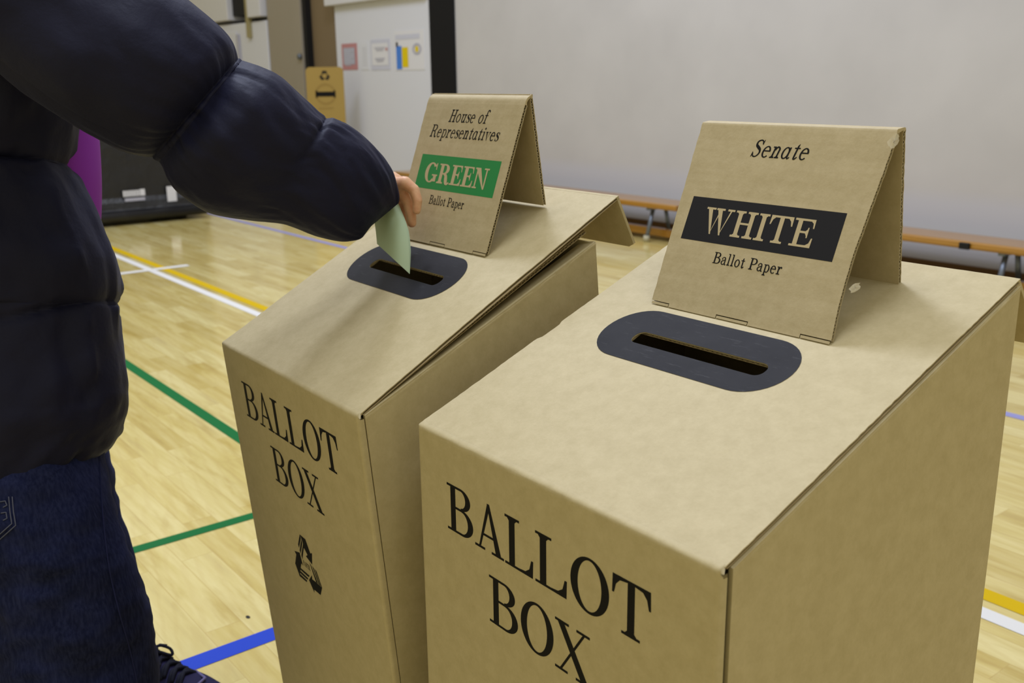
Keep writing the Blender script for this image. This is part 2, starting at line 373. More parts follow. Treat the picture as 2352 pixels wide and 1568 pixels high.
        m += stroke([(.1+ls, .44), (.28, .60), (.40, .63), (x2+ls/2, .52), (x2+ls/2, .40)], [hl, hl*1.5, ls*.7, ls, ls], 5)
        m += foot(0, .1+ls+.09, .1, .1+ls, 0, True, hl) + foot(x2-.09, x2+ls+.1, x2, x2+ls, 0, True, hl); w = x2+ls+.1
        if c == 'u': m = [[(w-p[0], XH-p[1]) for p in q] for q in m]
    elif c == 'p':
        m = [rect(.1, -.28, .1+ls, XH), rect(0, XH-hl, .12, XH)] + foot(0, .1+ls+.1, .1, .1+ls, -.28, True, hl)
        m += ring(.36, XH/2, .27, XH/2+.015, ls, hl, -125, 125, 24); w = .64
    elif c == 'f':
        m = [rect(.14, 0, .14+ls, .82), rect(.0, XH-hl, .40, XH)] + foot(.03, .14+ls+.12, .14, .14+ls, 0, True, hl)
        m += stroke([(.14+ls/2, .8), (.22, .96), (.34, 1.01), (.44, .97)], [ls, ls*.8, hl*1.4, .09], 5) + disc(.44, .93, .07); w = .46
    elif c == 'v':
        m = [[(.05, XH-hl), (.07+ls, XH-hl), (.35, -.01), (.29, -.01)], [(.29, -.01), (.33, .1), (.53, XH-hl), (.48, XH-hl)], rect(-.02, XH-hl, .26, XH), rect(.40, XH-hl, .62, XH)]; w = .60
    else: w = .35
    if italic: m = [[(p[0] + .22*p[1], p[1]) for p in q] for q in m]
    return m, w
def text_polys(s, x0, x1, y, h, st=.165, hl=.05, italic=False, gap=.09, slots=None):
    """lettering between x0 and x1 on baseline y with cap height h; slots gives each letter's own x range"""
    out = []
    if slots:
        for c, (a, b) in zip(s, slots):
            g, w = glyph(c, st, hl, italic); k = (b - a)/w
            out += [[(a + p[0]*k, y + p[1]*h) for p in q] for q in g]
        return out
    x = 0; G = []
    for c in s:
        g, w = glyph(c, st, hl, italic); G.append((g, x)); x += w + gap
    tot = x - gap + (.22*.7 if italic else 0); k = (x1 - x0)/tot
    for g, xo in G: out += [[(x0 + (p[0] + xo)*k, y + p[1]*h) for p in q] for q in g]
    return out
def printed(name, polys, plane, m, parent, lift=.00015):
    """flat print on a plane = (origin, right, up); normal = right x up"""
    o, r, u = (Vector(q) for q in plane); n = r.cross(u).normalized(); mb = MB()
    for k_, q in enumerate(polys):
        ar = sum(q[i][0]*q[(i+1) % len(q)][1] - q[(i+1) % len(q)][0]*q[i][1] for i in range(len(q)))
        if ar < 0: q = q[::-1]
        mb.poly([o + r*p[0] + u*p[1] + n*(lift + 4e-7*k_) for p in q])
    return mb.build(name, m, parent)

# ------------------------------------------------------------------ the hall
fl = MB(); fl.add([(-22, -6, 0), (8, -6, 0), (8, 6.2, 0), (-22, 6.2, 0)], [[0, 1, 2, 3]])
floor = tag(fl.build('floor', M['floor']), 'pale varnished timber sports floor with painted court lines', 'floor', kind='structure')
def court(x0, y0, x1, y1, m, label):
    mb = MB(); z = .0012
    mb.add([(x0, y0, z), (x1, y0, z), (x1, y1, z), (x0, y1, z)], [[0, 1, 2, 3]])
    o = mb.build('court_line', M[m], floor); o['label'] = label
    return o
court(-21, 2.160, 7, 2.211, 'l_white', 'white court line'); court(-21, 2.247, 7, 2.303, 'l_yellow', 'yellow court line')
court(-21, 1.279, -1.0, 1.325, 'l_green', 'long green court line'); court(-2.650, -5, -2.608, 1.279, 'l_green', 'green cross line')
court(-2.011, -5, -1.957, 2.1, 'l_blue', 'blue court line'); court(-21, 3.62, 7, 3.668, 'l_lilac', 'far blue court line')
court(-6.87, -1, -6.80, 2.45, 'l_white', 'short white cross line').location.z = .0006
sp_ = MB(); sp_.ball((-2.093, .812, .0006), .008, 6, (1, .6, .12))
sp_.build('floor_mark', M['dark'], floor)

YW = 5.9
def q(px, py, y=YW): return hit(px, py, (0, 1, 0), (0, y, 0))
mb = MB(); mb.box((-8.42, YW, 0), (7.5, YW+.2, 6.8)); tag(mb.build('wall_back', M['wall']), 'large pale grey painted hall wall behind the benches', 'wall', kind='structure')
mb = MB(); mb.box((-8.42, YW-.025, 0), (7.5, YW, .098)); tag(mb.build('baseboard_back', M['skirt']), 'brown timber skirting board along the pale wall', 'baseboard', kind='structure')
mb = MB(); mb.box((-8.86, YW-.02, 0), (-8.42, YW+.2, 6.8)); tag(mb.build('trim_1', M['post'], bevel=.01), 'black upright post at the end of the pale wall', 'post', kind='structure')
mb = MB(); mb.box((-10.86, YW, 0), (-8.86, YW+.1, 2.07)); tag(mb.build('wall_side', M['panel']), 'pale wall panel with notices beside the black post', 'wall', kind='structure')
mb = MB(); mb.box((-10.98, YW-.07, 2.07), (-8.86, YW+.1, 3.4)); tag(mb.build('trim_2', M['ribbed'], bevel=.01), 'white boxed header above the pale wall panel', 'header', kind='structure')
mb = MB(); mb.box((-11.58, YW+.07, 0), (-10.8, YW+.15, 3.4)); tag(mb.build('door_2', M['brown']), 'brown recessed door beside the pale wall panel', 'door', kind='structure')
mb = MB(); mb.box((-11.665, YW-.01, 0), (-11.58, YW+.12, 3.4)); tag(mb.build('gap_shade_strip', M['dark']), 'black upright strip for the shaded gap beside the taupe door', 'trim', kind='structure')  # solid strip whose dark colour stands for the shade in a gap
d1 = empty('door_1', (-12.1, YW, 0), 'taupe door between the white cabinet and the brown recess', 'door', kind='structure')
mb = MB(); mb.box((-12.64, YW-.02, 0), (-11.92, YW+.06, 3.4)); mb.build('door_leaf', M['taupe'], d1, .006)
mb = MB(); mb.box((-11.915, YW-.04, 0), (-11.67, YW+.06, 3.4)); mb.build('door_frame', M['taupe'], d1, .006)
k = q(690, 130, YW-.05); mb = MB(); mb.tube([k, k + Vector((0, -.03, 0))], .035, 16); mb.build('lock', M['steel'], d1)
mb = MB(); mb.box((-22, YW+.5, 0), (-8.4, YW+.6, 6.8)); tag(mb.build('wall_rear', M['taupe']), 'dim wall behind the doors and cabinets', 'wall', kind='structure')
mb = MB(); mb.box((-22, -6, 0), (-21.8, YW+.6, 6.8)); tag(mb.build('wall_left', M['wall']), 'far end wall of the hall', 'wall', kind='structure')

# white store cupboard with ribbed upper board, far left behind the sleeve
cab = empty('store_cupboard', (-13.9, YW, 0), 'white cupboard behind the raised dark sleeve, ribbed board above its door', 'cupboard')
mb = MB(); mb.box((-15.2, YW-.03, 0), (-12.66, YW+.4, 2.0)); mb.build('cupboard_body', M['panel'], cab, .01)
mb = MB(); mb.box((-15.0, YW-.045, .1), (-13.62, YW-.03, 1.9)); dr = mb.build('cupboard_door', M['panel'], cab, .006)
mb = MB(); mb.box((-13.60, YW-.06, 1.2), (-13.52, YW-.03, 1.86)); mb.build('door_pull', M['greytext'], cab, .01)
mb = MB(); mb.box((-15.2, YW-.09, 2.05), (-13.75, YW+.3, 3.4)); mb.box((-13.10, YW-.09, 2.05), (-12.70, YW+.3, 3.4)); mb.build('ribbed_board', M['ribbed'], cab, .01)
mb = MB(); mb.box((-13.72, YW-.02, 2.1), (-13.2, YW+.3, 3.4)); mb.build('black_opening', M['dark'], cab)
mb = MB(); mb.box((-13.2, YW-.075, 1.80), (-13.11, YW-.02, 3.4)); mb.build('olive_strap', M['olive'], cab, .004)

# ------------------------------------------------------------------ notices on the pale panel
def notice(name, label, px0, py0, px1, py1, base):
    a = q(px0, py0, YW-.004); b = q(px1, py1, YW-.004); w = b.x - a.x; h = a.z - b.z
    r = empty(name, (a.x, YW-.004, b.z), label, 'notice', 'notices on the pale panel')
    mb = MB(); mb.box((a.x, YW-.004, b.z), (b.x, YW, a.z)); mb.build('sheet', base, r)
    return r, ((a.x, YW-.004, b.z), (1, 0, 0), (0, 0, 1)), w, h
r, pl, w, h = notice('notice', 'small notice with red border on the pale wall panel', 784, 101, 822, 160, M['red'])
printed('print', [rect(.04, .06, w-.05, h*.84)], pl, M['greytext'], r, .002)
printed('text_lines', [rect(.08, h*(.16+.08*i), w*(.8 if i % 3 else .6), h*(.19+.08*i)) for i in range(8)], pl, M['lilac'], r, .004)
r, pl, w, h = notice('notice', 'blank pale sheet between the red-bordered notice and certificate', 826, 96, 848, 160, M['panel'])
printed('text_lines', [rect(.05, h*(.16+.1*i), w*.8, h*(.17+.1*i)) for i in range(7)], pl, M['greytext'], r, .002)
r, pl, w, h = notice('notice', 'white sheet with two grey text blocks beside the blue and yellow poster', 850, 92, 897, 160, M['lilac'])
printed('print', [rect(.03, .05, w-.03, h-.04)], pl, M['paper'], r, .002)
printed('text_lines', [rect(w*(.22+.05*i), h*(.72-.05*i), w*(.78-.05*i), h*(.745-.05*i)) for i in range(3)] + [rect(w*(.22+.05*i), h*(.36-.05*i), w*(.75-.05*i), h*(.39-.05*i)) for i in range(3)], pl, M['greytext'], r, .004)
printed('red_mark', [rect(w*.8, h*.62, w*.9, h*.72)], pl, M['red'], r, .004)
r, pl, w, h = notice('poster', 'white poster with blue and yellow columns and round grey emblem', 905, 72, 976, 160, M['paper'])
printed('heading', [rect(.02, h*.78, w*.86, h*.90)], pl, M['lilac'], r, .002)
printed('blue_column', [rect(.03, .01, w*.24, h*.62)], pl, M['blue'], r, .002)
printed('dark_cap', [rect(.03, h*.60, w*.12, h*.72)], pl, M['dark'], r, .003)
printed('yellow_column', [rect(w*.25, .03, w*.46, h*.58)], pl, M['yellow'], r, .002)
printed('emblem', ring(w*.76, h*.52, w*.15, h*.15, w*.06, h*.06, n=24), pl, M['greytext'], r, .002)
printed('emblem_core', [ell(w*.76, h*.52, w*.055, h*.08, 0, 340, 18)], pl, M['yellow'], r, .003)

# ------------------------------------------------------------------ cardboard polling screen at the back
c0 = q(748, 218, 5.52); rb = Vector((RV.x, RV.y, 0)).normalized(); nb_ = Vector((-rb.y, rb.x, 0)); dB = (c0 - CAM).dot(FV); mpp = dB/F_PX
hw = 43*mpp; zt = at(748, 154, dB).z; c0.z = 0
bt = empty('cardboard_screen', c0, 'tall ochre cardboard screen with round mark standing before the notices', 'screen')
def roundrect(x0, z0, x1, z1, r):
    return [(x0, z0), (x1, z0)] + [(x1 - r + r*math.cos(t), z1 - r + r*math.sin(t)) for t in np.linspace(0, math.pi/2, 7)] + [(x0 + r - r*math.sin(t), z1 - r + r*math.cos(t)) for t in np.linspace(0, math.pi/2, 7)]
B3 = lambda x, y, z: c0 + rb*x + nb_*y + Vector((0, 0, z))
mb = MB(); mb.slab([B3(p[0], 0, p[1]) for p in roundrect(-hw, 0, hw, zt, .05)], nb_*.012); mb.build('front_panel', M['booth'], bt)
for x in (-hw+.06, hw-.072):
    mb = MB(); mb.slab([B3(x, .0125, 0), B3(x, .16, 0), B3(x, .16, zt-.45), B3(x, .0125, zt-.12)], rb*.012); mb.build('side_wing', M['booth'], bt)
pl = (c0, rb, (0, 0, 1)); c = Vector((0, 0, at(748, 216, dB).z)); R1 = 24*mpp; c.x = .0
printed('ring_mark', ring(0, c.z, R1, R1, R1*.2, R1*.2), pl, M['tan_ring'], bt, .002)
printed('bar_mark', [rect(-R1*.95, c.z-R1*.22, R1*.95, c.z+R1*.22), rect(-R1*.95, c.z-R1*.34, -R1*.8, c.z+R1*.34), rect(R1*.8, c.z-R1*.34, R1*.95, c.z+R1*.34)], pl, M['ink'], bt, .004)
ez = at(748, 172, dB).z; tri = []; rr_ = 11*mpp
for k3 in range(3):
    A = math.radians(90 + 120*k3)
    pt = lambda r_, da: (r_*rr_*math.cos(A + math.radians(da)), ez - .01 + r_*rr_*math.sin(A + math.radians(da)))
    tri.append([pt(1.1, -22), pt(1.1, 22), pt(.72, 58), pt(.45, 50), pt(.58, 0), pt(.45, -40), pt(.72, -50)])
printed('recycling_mark', tri, pl, M['dark'], bt, .002)
printed('caption', [rect(-R1*.7 + R1*.24*i, c.z-R1*1.40, -R1*.7+R1*(.24*i+.17), c.z-R1*1.25) for i in range(6)], pl, M['tan_ring'], bt, .002)

# ------------------------------------------------------------------ low gym benches
def bench(label, x0, x1, legs, hook=None):
    r = empty('gym_bench', ((x0+x1)/2, 5.66, 0), label, 'bench', 'low benches along the wall')
    mb = MB(); prof = [(5.53, .262), (5.525, .275), (5.53, .300), (5.545, .306), (5.80, .306), (5.815, .295), (5.815, .270), (5.80, .258)]
    rr = [[(x, p[0], p[1]) for p in prof] for x in (x0, x0+.004, x1-.004, x1)]
    mb.grid(rr, True, False, True, True); mb.build('plank', M['benchwood'], r, .008)
    for x in legs:
        mb = MB(); mb.tube([(x, 5.60, .262), (x-.0, 5.53, .02)], .016, 10); mb.build('leg', M['steel'], r)
        mb = MB(); mb.tube([(x, 5.53, .0), (x, 5.53, .05)], .024, 12); mb.build('rubber_foot', M['rubber'], r)
        mb = MB(); mb.tube([(x, 5.73, .262), (x, 5.80, .0)], .016, 10); mb.build('leg', M['steel'], r)
        mb = MB(); mb.box((x-.02, 5.54, .245), (x+.02, 5.80, .262)); mb.build('leg_bracket', M['steel'], r, .003)
    mb = MB(); mb.box((x0+.25, 5.64, .035), (x1-.12, 5.70, .095)); mb.build('lower_beam', M['benchwood'], r, .006)
    if hook:
        mb = MB(); mb.box((hook-.03, 5.505, .262), (hook+.03, 5.528, .30)); mb.build('hook', M['dark'], r, .004)
    return r
xa = hit(1553, 462, (0, 1, 0), (0, 5.53, 0)).x
bench('orange timber bench with its end beside the green-sign box', xa-4.0, xa, [xa-3.55, hit(1490, 500, (0, 1, 0), (0, 5.55, 0)).x])
xb = hit(2300, 600, (0, 1, 0), (0, 5.55, 0)).x
bench('orange timber bench behind the right-hand box with a dark hook', xa+.55, xa+4.2, [xa+1.0, xb], hit(2218, 545, (0, 1, 0), (0, 5.52, 0)).x)

# ------------------------------------------------------------------ black vinyl equipment cover
eq = empty('equipment_cover', (-9.6, 2.2, 0), 'black vinyl covered equipment case with white labels on the floor', 'equipment cover')
pf = [(-9.22, .14), (-9.20, .10), (-9.215, .055), (-9.26, .04), (-10.0, .04), (-10.05, .1), (-10.05, 1.42), (-10.0, 1.48), (-9.34, 1.48), (-9.29, 1.44), (-9.25, .24), (-9.23, .20)]
mb = MB(); ys = np.linspace(.6, 3.52, 40)
mb.grid([[(p[0] + .012*fbm(y*1.4, p[1]*2) if i in (9, 10, 11) else p[0], y, p[1]) for i, p in enumerate(pf)] for y in ys], True, False, True, True); mb.build('cover', M['vinyl'], eq)
for y in (1.0, 3.3):
    mb = MB(); mb.box((-9.9, y-.1, 0), (-9.4, y+.1, .05)); mb.build('base_runner', M['dark'], eq)
mb = MB(); mb.tube([(-9.20, .6, .085), (-9.20, 3.52, .085)], .05, 12); mb.build('bottom_roll', M['vinyl'], eq)
def onface(px, py): return hit(px, py, (1, 0, 0), (-9.232, 0, 0))
a = onface(281, 437); b = onface(334, 459)
pl = ((-9.228, a.y, b.z), (0, 1, 0), (0, 0, 1)); w = b.y - a.y; h = a.z - b.z
printed('maker_label', [rect(w*(.0+.11*i), h*.42, w*(.085+.11*i), h*.95) for i in range(7)] + [rect(w*.77, h*.42, w, h*1.0)], pl, M['paper'], eq, .006)
printed('label_underline', [rect(w*.05, .0, w*.98, h*.28)], pl, M['greytext'], eq, .006)
a = onface(381, 428); b = onface(406, 461)
printed('white_tag', [rect(0, 0, b.y-a.y, a.z-b.z)], ((-9.228, a.y, b.z), (0, 1, 0), (0, 0, 1)), M['paper'], eq, .006)

# ------------------------------------------------------------------ ballot boxes
TH = .0048
def stadium(cx, cy, hx, hy, r, n=10):
    out = []
    for sx, sy, a0 in ((1, 1, 0), (-1, 1, 90), (-1, -1, 180), (1, -1, 270)):
        for i in range(n+1):
            A = math.radians(a0 + 90*i/n); out.append((cx + sx*(hx-r) + r*math.cos(A), cy + sy*(hy-r) + r*math.sin(A)))
    return out
def sheet_hole(mb, P, outer, hole, n, th):
    """flat board with a hole: P maps (u, v) to 3-D, n its normal; solid, th thick downward"""
    bm = bmesh.new(); dn = Vector(n)*(-th)
    for lev in (0, 1):
        es = []
        for loop in (outer, hole):
            vs = [bm.verts.new(P(*p) + dn*lev) for p in loop]
            es += [bm.edges.new((vs[i], vs[(i+1) % len(vs)])) for i in range(len(vs))]
        bmesh.ops.triangle_fill(bm, edges=es, use_beauty=True, use_dissolve=False)
    bm.verts.index_update(); bm.faces.ensure_lookup_table()
    nn = Vector(n); vv = [v.co.copy() for v in bm.verts]; ff = []
    for f in bm.faces:
        idx = [v.index for v in f.verts]; up = f.calc_center_median()
        top = idx[0] < len(outer) + len(hole)
        f.normal_update()
        if (f.normal.dot(nn) > 0) != top: idx = idx[::-1]
        ff.append(idx)
    bm.free(); mb.add(vv, ff)
    for loop in (outer, hole):
        k = len(loop)
        mb.add([P(*p) for p in loop] + [P(*p) + dn for p in loop], [[i, (i+1) % k, (i+1) % k + k, i + k] for i in range(k)])
def flute_edge(mb, p0, p1, nrm, inward, th=TH, pitch=.0078, depth=.012):
    """wavy inner liner of a cut cardboard edge running p0 -> p1, nrm = sheet normal"""
    p0, p1, nrm, inward = Vector(p0), Vector(p1), Vector(nrm).normalized(), Vector(inward).normalized()
    L = (p1-p0).length; n = max(8, int(L/pitch*8)); a = []; b = []
    for i in range(n+1):
        t = i/n; c = p0.lerp(p1, t) + nrm*(math.sin(2*math.pi*t*L/pitch)*(th/2-.0003) - th/2)
        a.append(c); b.append(c + inward*depth)
    tk = nrm*.00028
    mb.grid([[p + tk for p in a], [p + tk for p in b], [p - tk for p in b], [p - tk for p in a], [p + tk for p in a]], False, False)
def fluted_panel(mb, o, r, u, n, outline, h, x0f, x1f, th=TH, wob=0.0):
    """two liners with outline polygon in (x, y) of plane (o, r, u), thickness th behind normal n, plus flutes running along r between y=0..h"""
    t = .0006; o, r, u, n = Vector(o), Vector(r), Vector(u), Vector(n)
    mb.slab([o + r*p[0] + u*p[1] for p in outline], n*(-t))
    mb.slab([o + r*p[0] + u*p[1] - n*(th-t) for p in outline], n*(-t))
    N = int(h/.0078*8); a = []; b = []
    for i in range(N+1):
        y = .004 + (h-.008)*i/N; off = -th/2 + math.sin(2*math.pi*y/.0078)*(th/2-.0006)
        a.append(o + r*(x0f(y)+.0005) + u*y + n*off); b.append(o + r*(x1f(y)-.0005) + u*y + n*off)
    tk = n*.00034
    fl_ = MB(); fl_.grid([[p + tk for p in a], [p + tk for p in b], [p - tk for p in b], [p - tk for p in a], [p + tk for p in a]], False, False)
    mb.grid([[p + tk*1.15 - r*.0004 for p in b], [p + tk*1.15 + r*.00005 for p in b], [p - tk*1.15 + r*.00005 for p in b], [p - tk*1.15 - r*.0004 for p in b]], False, False)
    return fl_

def ballot_box(spec):
    FL, FR = Vector(spec['FL']), Vector(spec['FR']); W = (FR-FL).length; e = (FR-FL).normalized()
    bk = Vector((-e.y, e.x, 0)); D = spec['D']; zf = FL.z; sh = spec['shear']
    lv = (Vector(spec['C']) - FR); lv = lv - e*lv.dot(e); LL = lv.length; lv.normalize(); ln = e.cross(lv)
    base = FL + e*W/2 + bk*D/2; base.z = 0
    root = empty('ballot_box', base, spec['label'], 'ballot box')
    def P(u, w, z): return FL + e*u + bk*(w + sh*(zf - z)) + Vector((0, 0, z - zf))
    kl = lv.z/lv.dot(bk); zlid = lambda w: zf + w*kl/(1 + sh*kl) - .007
    zbk = spec['zb']; G = spec['gap']
    zside = lambda w: zf - spec['drop'] + (zbk - zf + spec['drop']*.0)*w/D
    # front panel: folds round the right corner and over the top edge
    mb = MB(); r = .004
    col = [(0, .02), (0, .0)] + []
    prof = [(-.0, .012), (0, .004), (.001, .001), (.004, 0)]
    xs = [(0.0, .014), (0.0, .004), (.0012, .0012), (.004, 0.0), (.006, 0.0)] + [(W*t, 0.0) for t in np.linspace(.03, .97, 24)] + [(W-.006, 0), (W-.004, 0), (W-.0012, .0012), (W, .004), (W, .009)]
    zs = [0] + list(np.linspace(.02, zf-.012, 24)) + [zf-.006, zf-.004]
    rows = [[P(u, w, z) for u, w in xs] for z in zs]
    sn_, cs_ = lv.z, lv.dot(bk)
    for wz in ((.0001, -.0026), (.0004, -.0010), (.0011, .0003), (.0022*cs_ + .0002, .0022*sn_ + .0006), (.0044*cs_, .0044*sn_ + .0008), (.0080*cs_, .0080*sn_ + .0006)):
        rw = []
        for u, w in xs:
            inn_ = 0 < u < W; kk = .0007*fbm(u*45, wz[1]*300, spec['seed'])
            rw.append(P(u, w, zf + (min(wz[1], -.0005) if u <= 0 else -.004 - spec['nick'])) if not inn_ else P(u, max(w, wz[0] + kk), zf + wz[1] + kk*.6))
        rows.append(rw)
    mb.grid(rows, False, True)
    inner = [[p + (bk*TH if 0 < xs[k_][0] < W else e*(TH if xs[k_][0] <= 0 else -TH) + bk*min(TH, max(0, .0045 - xs[k_][1]))) for k_, p in enumerate(rw)] for rw in rows]; mb.grid([rw[::-1] for rw in inner], False, True)
    front = mb.build('front_panel', M['card'], root)
    # side and back walls
    def wall(name, pts, off, m=M['card']):
        mb = MB(); mb.slab(pts, off); return mb.build(name, m, root)
    g0 = .009 + G
    nseg = 16
    side = [P(W+.001, g0, 0), P(W+.001, D, 0)] + [P(W+.001, w, zside(w)) for w in np.linspace(D, g0, nseg)]
    mb = MB(); mb.slab(side, e*(-TH))
    # rolled top crease of the side wall, folding inwards
    cr = []
    for w in np.linspace(g0, D, 30):
        z = zside(w); wv = .0009*fbm(w*40, 1.7)
        cr.append([P(W+.0011, w, z-.007), P(W+.0012+wv*.3, w, z-.0045), P(W+.0013+wv, w, z-.0025), P(W+.0004+wv, w, z-.0004), P(W-.0014+wv, w, z+.0006), P(W-.0035, w, z+.0006), P(W-.03, w, z - .004)])
    mb.grid(cr, False, True)
    mb.build('side_panel', M['card'], root)
    wall('side_panel', [P(0, .004, 0), P(0, D, 0)] + [P(0, w, zlid(w)) for w in np.linspace(D, .004, nseg)], e*TH)  # unseen left wall, raised to the lid to keep light out
    wall('back_panel', [P(.001, D, 0), P(W-.001, D, 0), P(W-.001, D, zbk-.006), P(W*.8, D, zbk-.006), P(W*.8, D, max(zbk-.006, zlid(D)-.004)), P(.001, D, max(zbk-.006, zlid(D)-.004))], bk*(-TH))  # hidden taller part added up to the lid to block light
    wall('base_panel', [P(.005, .006, .002), P(W-.006, .006, .002), P(W-.006, D-.006, .002), P(.005, D-.006, .002)], Vector((0, 0, TH)))
    # lid with slot
    def L(u, v): 
        return FL + e*u + lv*v + ln*(.0006*fbm(u*7, v*7, spec['seed']))
    outer = []
    jag = lambda k: .0007*fbm(k*1.9, spec['seed'])
    for t in np.linspace(0, 1, 60): outer.append((W*t*.998+.0005, .0060))
    for t in np.linspace(0, 1, 80)[1:]:
        v = .0060 + (LL-.0060)*t; outer.append((W - .0005 - spec['trim']*math.sin(math.pi*min(1, t*1.02)) + jag(v*90), v))
    for t in np.linspace(0, 1, 40)[1:]: outer.append((W*(1-t) - .0005*(1-t) + .0005*t, LL + jag(t*30)*.6))
    for t in np.linspace(0, 1, 80)[1:-1]:
        v = LL - (LL-.0060)*t; nt = -.012 if spec.get('notch') and .205 < v < .238 else 0
        outer.append((0 + jag(v*70+9) - nt*0 + (0.004 if nt else 0), v))
    sc = spec['slot']; slot = stadium(sc[0], sc[1], .0985, .0115, .0105, 6)
    slot = [(p[0] + .0006*fbm(p[0]*300, p[1]*300, 5), p[1] + .0006*fbm(p[0]*260, p[1]*200, 9)) for p in slot]
    mb = MB(); sheet_hole(mb, L, outer, slot[::-1], ln, .0012); lid = mb.build('lid', M['card'], root)
    # lower liner and flutes of the lid along its open right edge and inside the slot
    mb = MB()
    mb.slab([L(W-.001, .008) - ln*.0046, L(W-.0005, LL) - ln*.0046, L(W-.06, LL) - ln*.0046, L(W-.06, .008) - ln*.0046], ln*.0008)
    ins = stadium(sc[0], sc[1], .0985, .0115, .0105, 6)
    a_ = [L(*p) - ln*.0012 for p in ins]; b_ = [L(*p) - ln*.0042 for p in ins]
    for k in range(len(ins)):
        pass
    far0, far1 = L(sc[0]-.088, sc[1]+.0118) - ln*.0011, L(sc[0]+.088, sc[1]+.0118) - ln*.0011
    flute_edge(mb, far0, far1, ln, lv, .003, .0072, .006)
    mb.slab([L(sc[0]-.10, sc[1]+.0118) - ln*.0046, L(sc[0]+.10, sc[1]+.0118) - ln*.0046, L(sc[0]+.10, sc[1]+.03) - ln*.0046, L(sc[0]-.10, sc[1]+.03) - ln*.0046], ln*.0006)
    mb.slab([L(sc[0]-.0995, sc[1]-.01) - ln*.0046, L(sc[0]-.0995, sc[1]+.01) - ln*.0046, L(sc[0]-.12, sc[1]+.01) - ln*.0046, L(sc[0]-.12, sc[1]-.01) - ln*.0046], ln*.003)
    mb.build('cut_edge', M['card_edge'], lid)
    # dark printed surround of the slot
    pd = stadium(spec['pad'][0], spec['pad'][1], .1395, .0500, .0498, 10); ss = stadium(sc[0], sc[1], .0985, .0115, .0105, 10)
    mb = MB(); n = len(pd)
    off = ln*.0005
    mb.add([L(*p) + off for p in pd] + [L(*p) + off for p in ss], [[i, (i+1) % n, (i+1) % n + n, i + n] for i in range(n)])
    mb.build('slot_surround', M['pad'], lid)
    # back flap hanging from the lid
    fa = spec['flap']; fp = Vector(fa['end']) - FR - e*W*0
    top0, top1 = L(.002, LL), L(W-.001, LL); dv = Vector(fa['end']) - top1; dv = dv - e*dv.dot(e)
    mb = MB(); nfl = dv.cross(e).normalized()
    inset = .012
    mb.slab([top0, top1, top1 + dv*.93, top1 + dv - e*inset, top0 + dv + e*inset, top0 + dv*.93], nfl*.004 if nfl.dot(bk) < 0 else nfl*(-.004))
    mb.build('back_flap', M['card'], root)
    # folded inner flap under the lid, plus an added strip that blocks light
    if spec.get('inner'):
        mb = MB(); q0, q1 = spec['inner']
        A0 = P(W-.008, .05, zside(.05) + .004); A1 = P(W-.006, D-.012, zside(D-.012) + .022)
        nn = e.cross((A1-A0).normalized())
        mb.slab([A0, A1, A1 - e*(W*.16), A0 - e*(W*.16)], nn*.0006)
        mb.slab([A0 - nn*.0042, A1 - nn*.0042, A1 - e*(W*.16) - nn*.0042, A0 - e*(W*.16) - nn*.0042], nn*.0006)
        k0, k1 = L(W*.82, .05), L(W*.82, LL-.01)
        mb.slab([A0 - e*(W*.16), A1 - e*(W*.16), k1 - ln*.005, k0 - ln*.005], e*.0006)  # added strip up to the lid, keeps stray light from the slot
        flute_edge(mb, A0 + nn*.0001, A1 + nn*.0001, nn, -e, .0042, .0085, .02)
        mb.build('inner_flap', M['card_edge'], root)
    # printed words
    fu = (P(0, 0, zf-.2) - P(0, 0, zf)).normalized()*-1
    pl = (P(0, 0, zf), e, fu)
    k = W/.47; s0 = spec['tx']
    S1 = [(.0600, .1115), (.1150, .1690), (.1712, .2200), (.2235, .2742), (.2795, .3360), (.3405, .3910)]
    S2 = [(.1404, .1925), (.1977, .2530), (.2555, .3120)]
    S1 = [((a+s0)*k, (b+s0)*k) for a, b in S1]; S2 = [((a+s0)*k, (b+s0)*k) for a, b in S2]
    printed('lettering', text_polys('BALLOT', 0, 0, spec['ty']-.1115, .0580, slots=S1), pl, M['ink'], front)
    printed('lettering', text_polys('BOX', 0, 0, spec['ty']-.1965, .0580, slots=S2), pl, M['ink'], front)
    if spec.get('logo'):
        polys = []
        def fr(x, y):
            p = hit(660 + x/9.22, 1210 + y/9.22, e.cross(fu), pl[0]) - pl[0]
            return (p.dot(e), p.dot(fu))
        for lst in LOGO: polys.append([fr(*p) for p in lst])
        printed('recycling_mark', polys, pl, M['ink'], front)
        A, B, Cc = fr(345, 705), fr(345, 800), fr(490, 845)
        polys = []
        tp = text_polys('PAPER', 0, 1, 0, 1, .2, .08)
        for qq in tp: polys.append([(B[0] + (fr(490, 930)[0]-B[0])*p[0], (fr(345, 800)[1]*(1-p[0]) + fr(490, 930)[1]*p[0]) + p[1]*(A[1]-B[1])) for p in qq])
        printed('recycling_word', polys, pl, M['ink'], front)
    return root, L, e, lv, ln
LOGO = [[(262,155),(382,258),(487,556),(432,600),(352,440),(332,350),(300,250)], [(393,615),(487,556),(523,553),(528,795)],
 [(262,155),(228,365),(250,445),(287,240)], [(297,250),(262,490),(283,565),(318,345)], [(332,350),(297,590),(318,690),(352,440)],
 [(152,502),(262,540),(335,820),(300,765),(190,580)], [(190,575),(262,540),(300,765),(285,868),(262,1035),(168,770)],
 [(285,865),(472,1030),(455,1062),(277,900)], [(275,925),(445,1085),(430,1115),(268,965)], [(266,985),(425,1135),(412,1165),(262,1035)],
 [(520,1015),(530,1105),(600,1160),(738,1285),(707,1440),(572,1325),(578,1395),(460,1120)],
 [(465,740),(500,800),(655,1205),(610,1165)], [(525,820),(562,872),(703,1248),(668,1215)], [(580,885),(618,935),(738,1285),(710,1250)]]
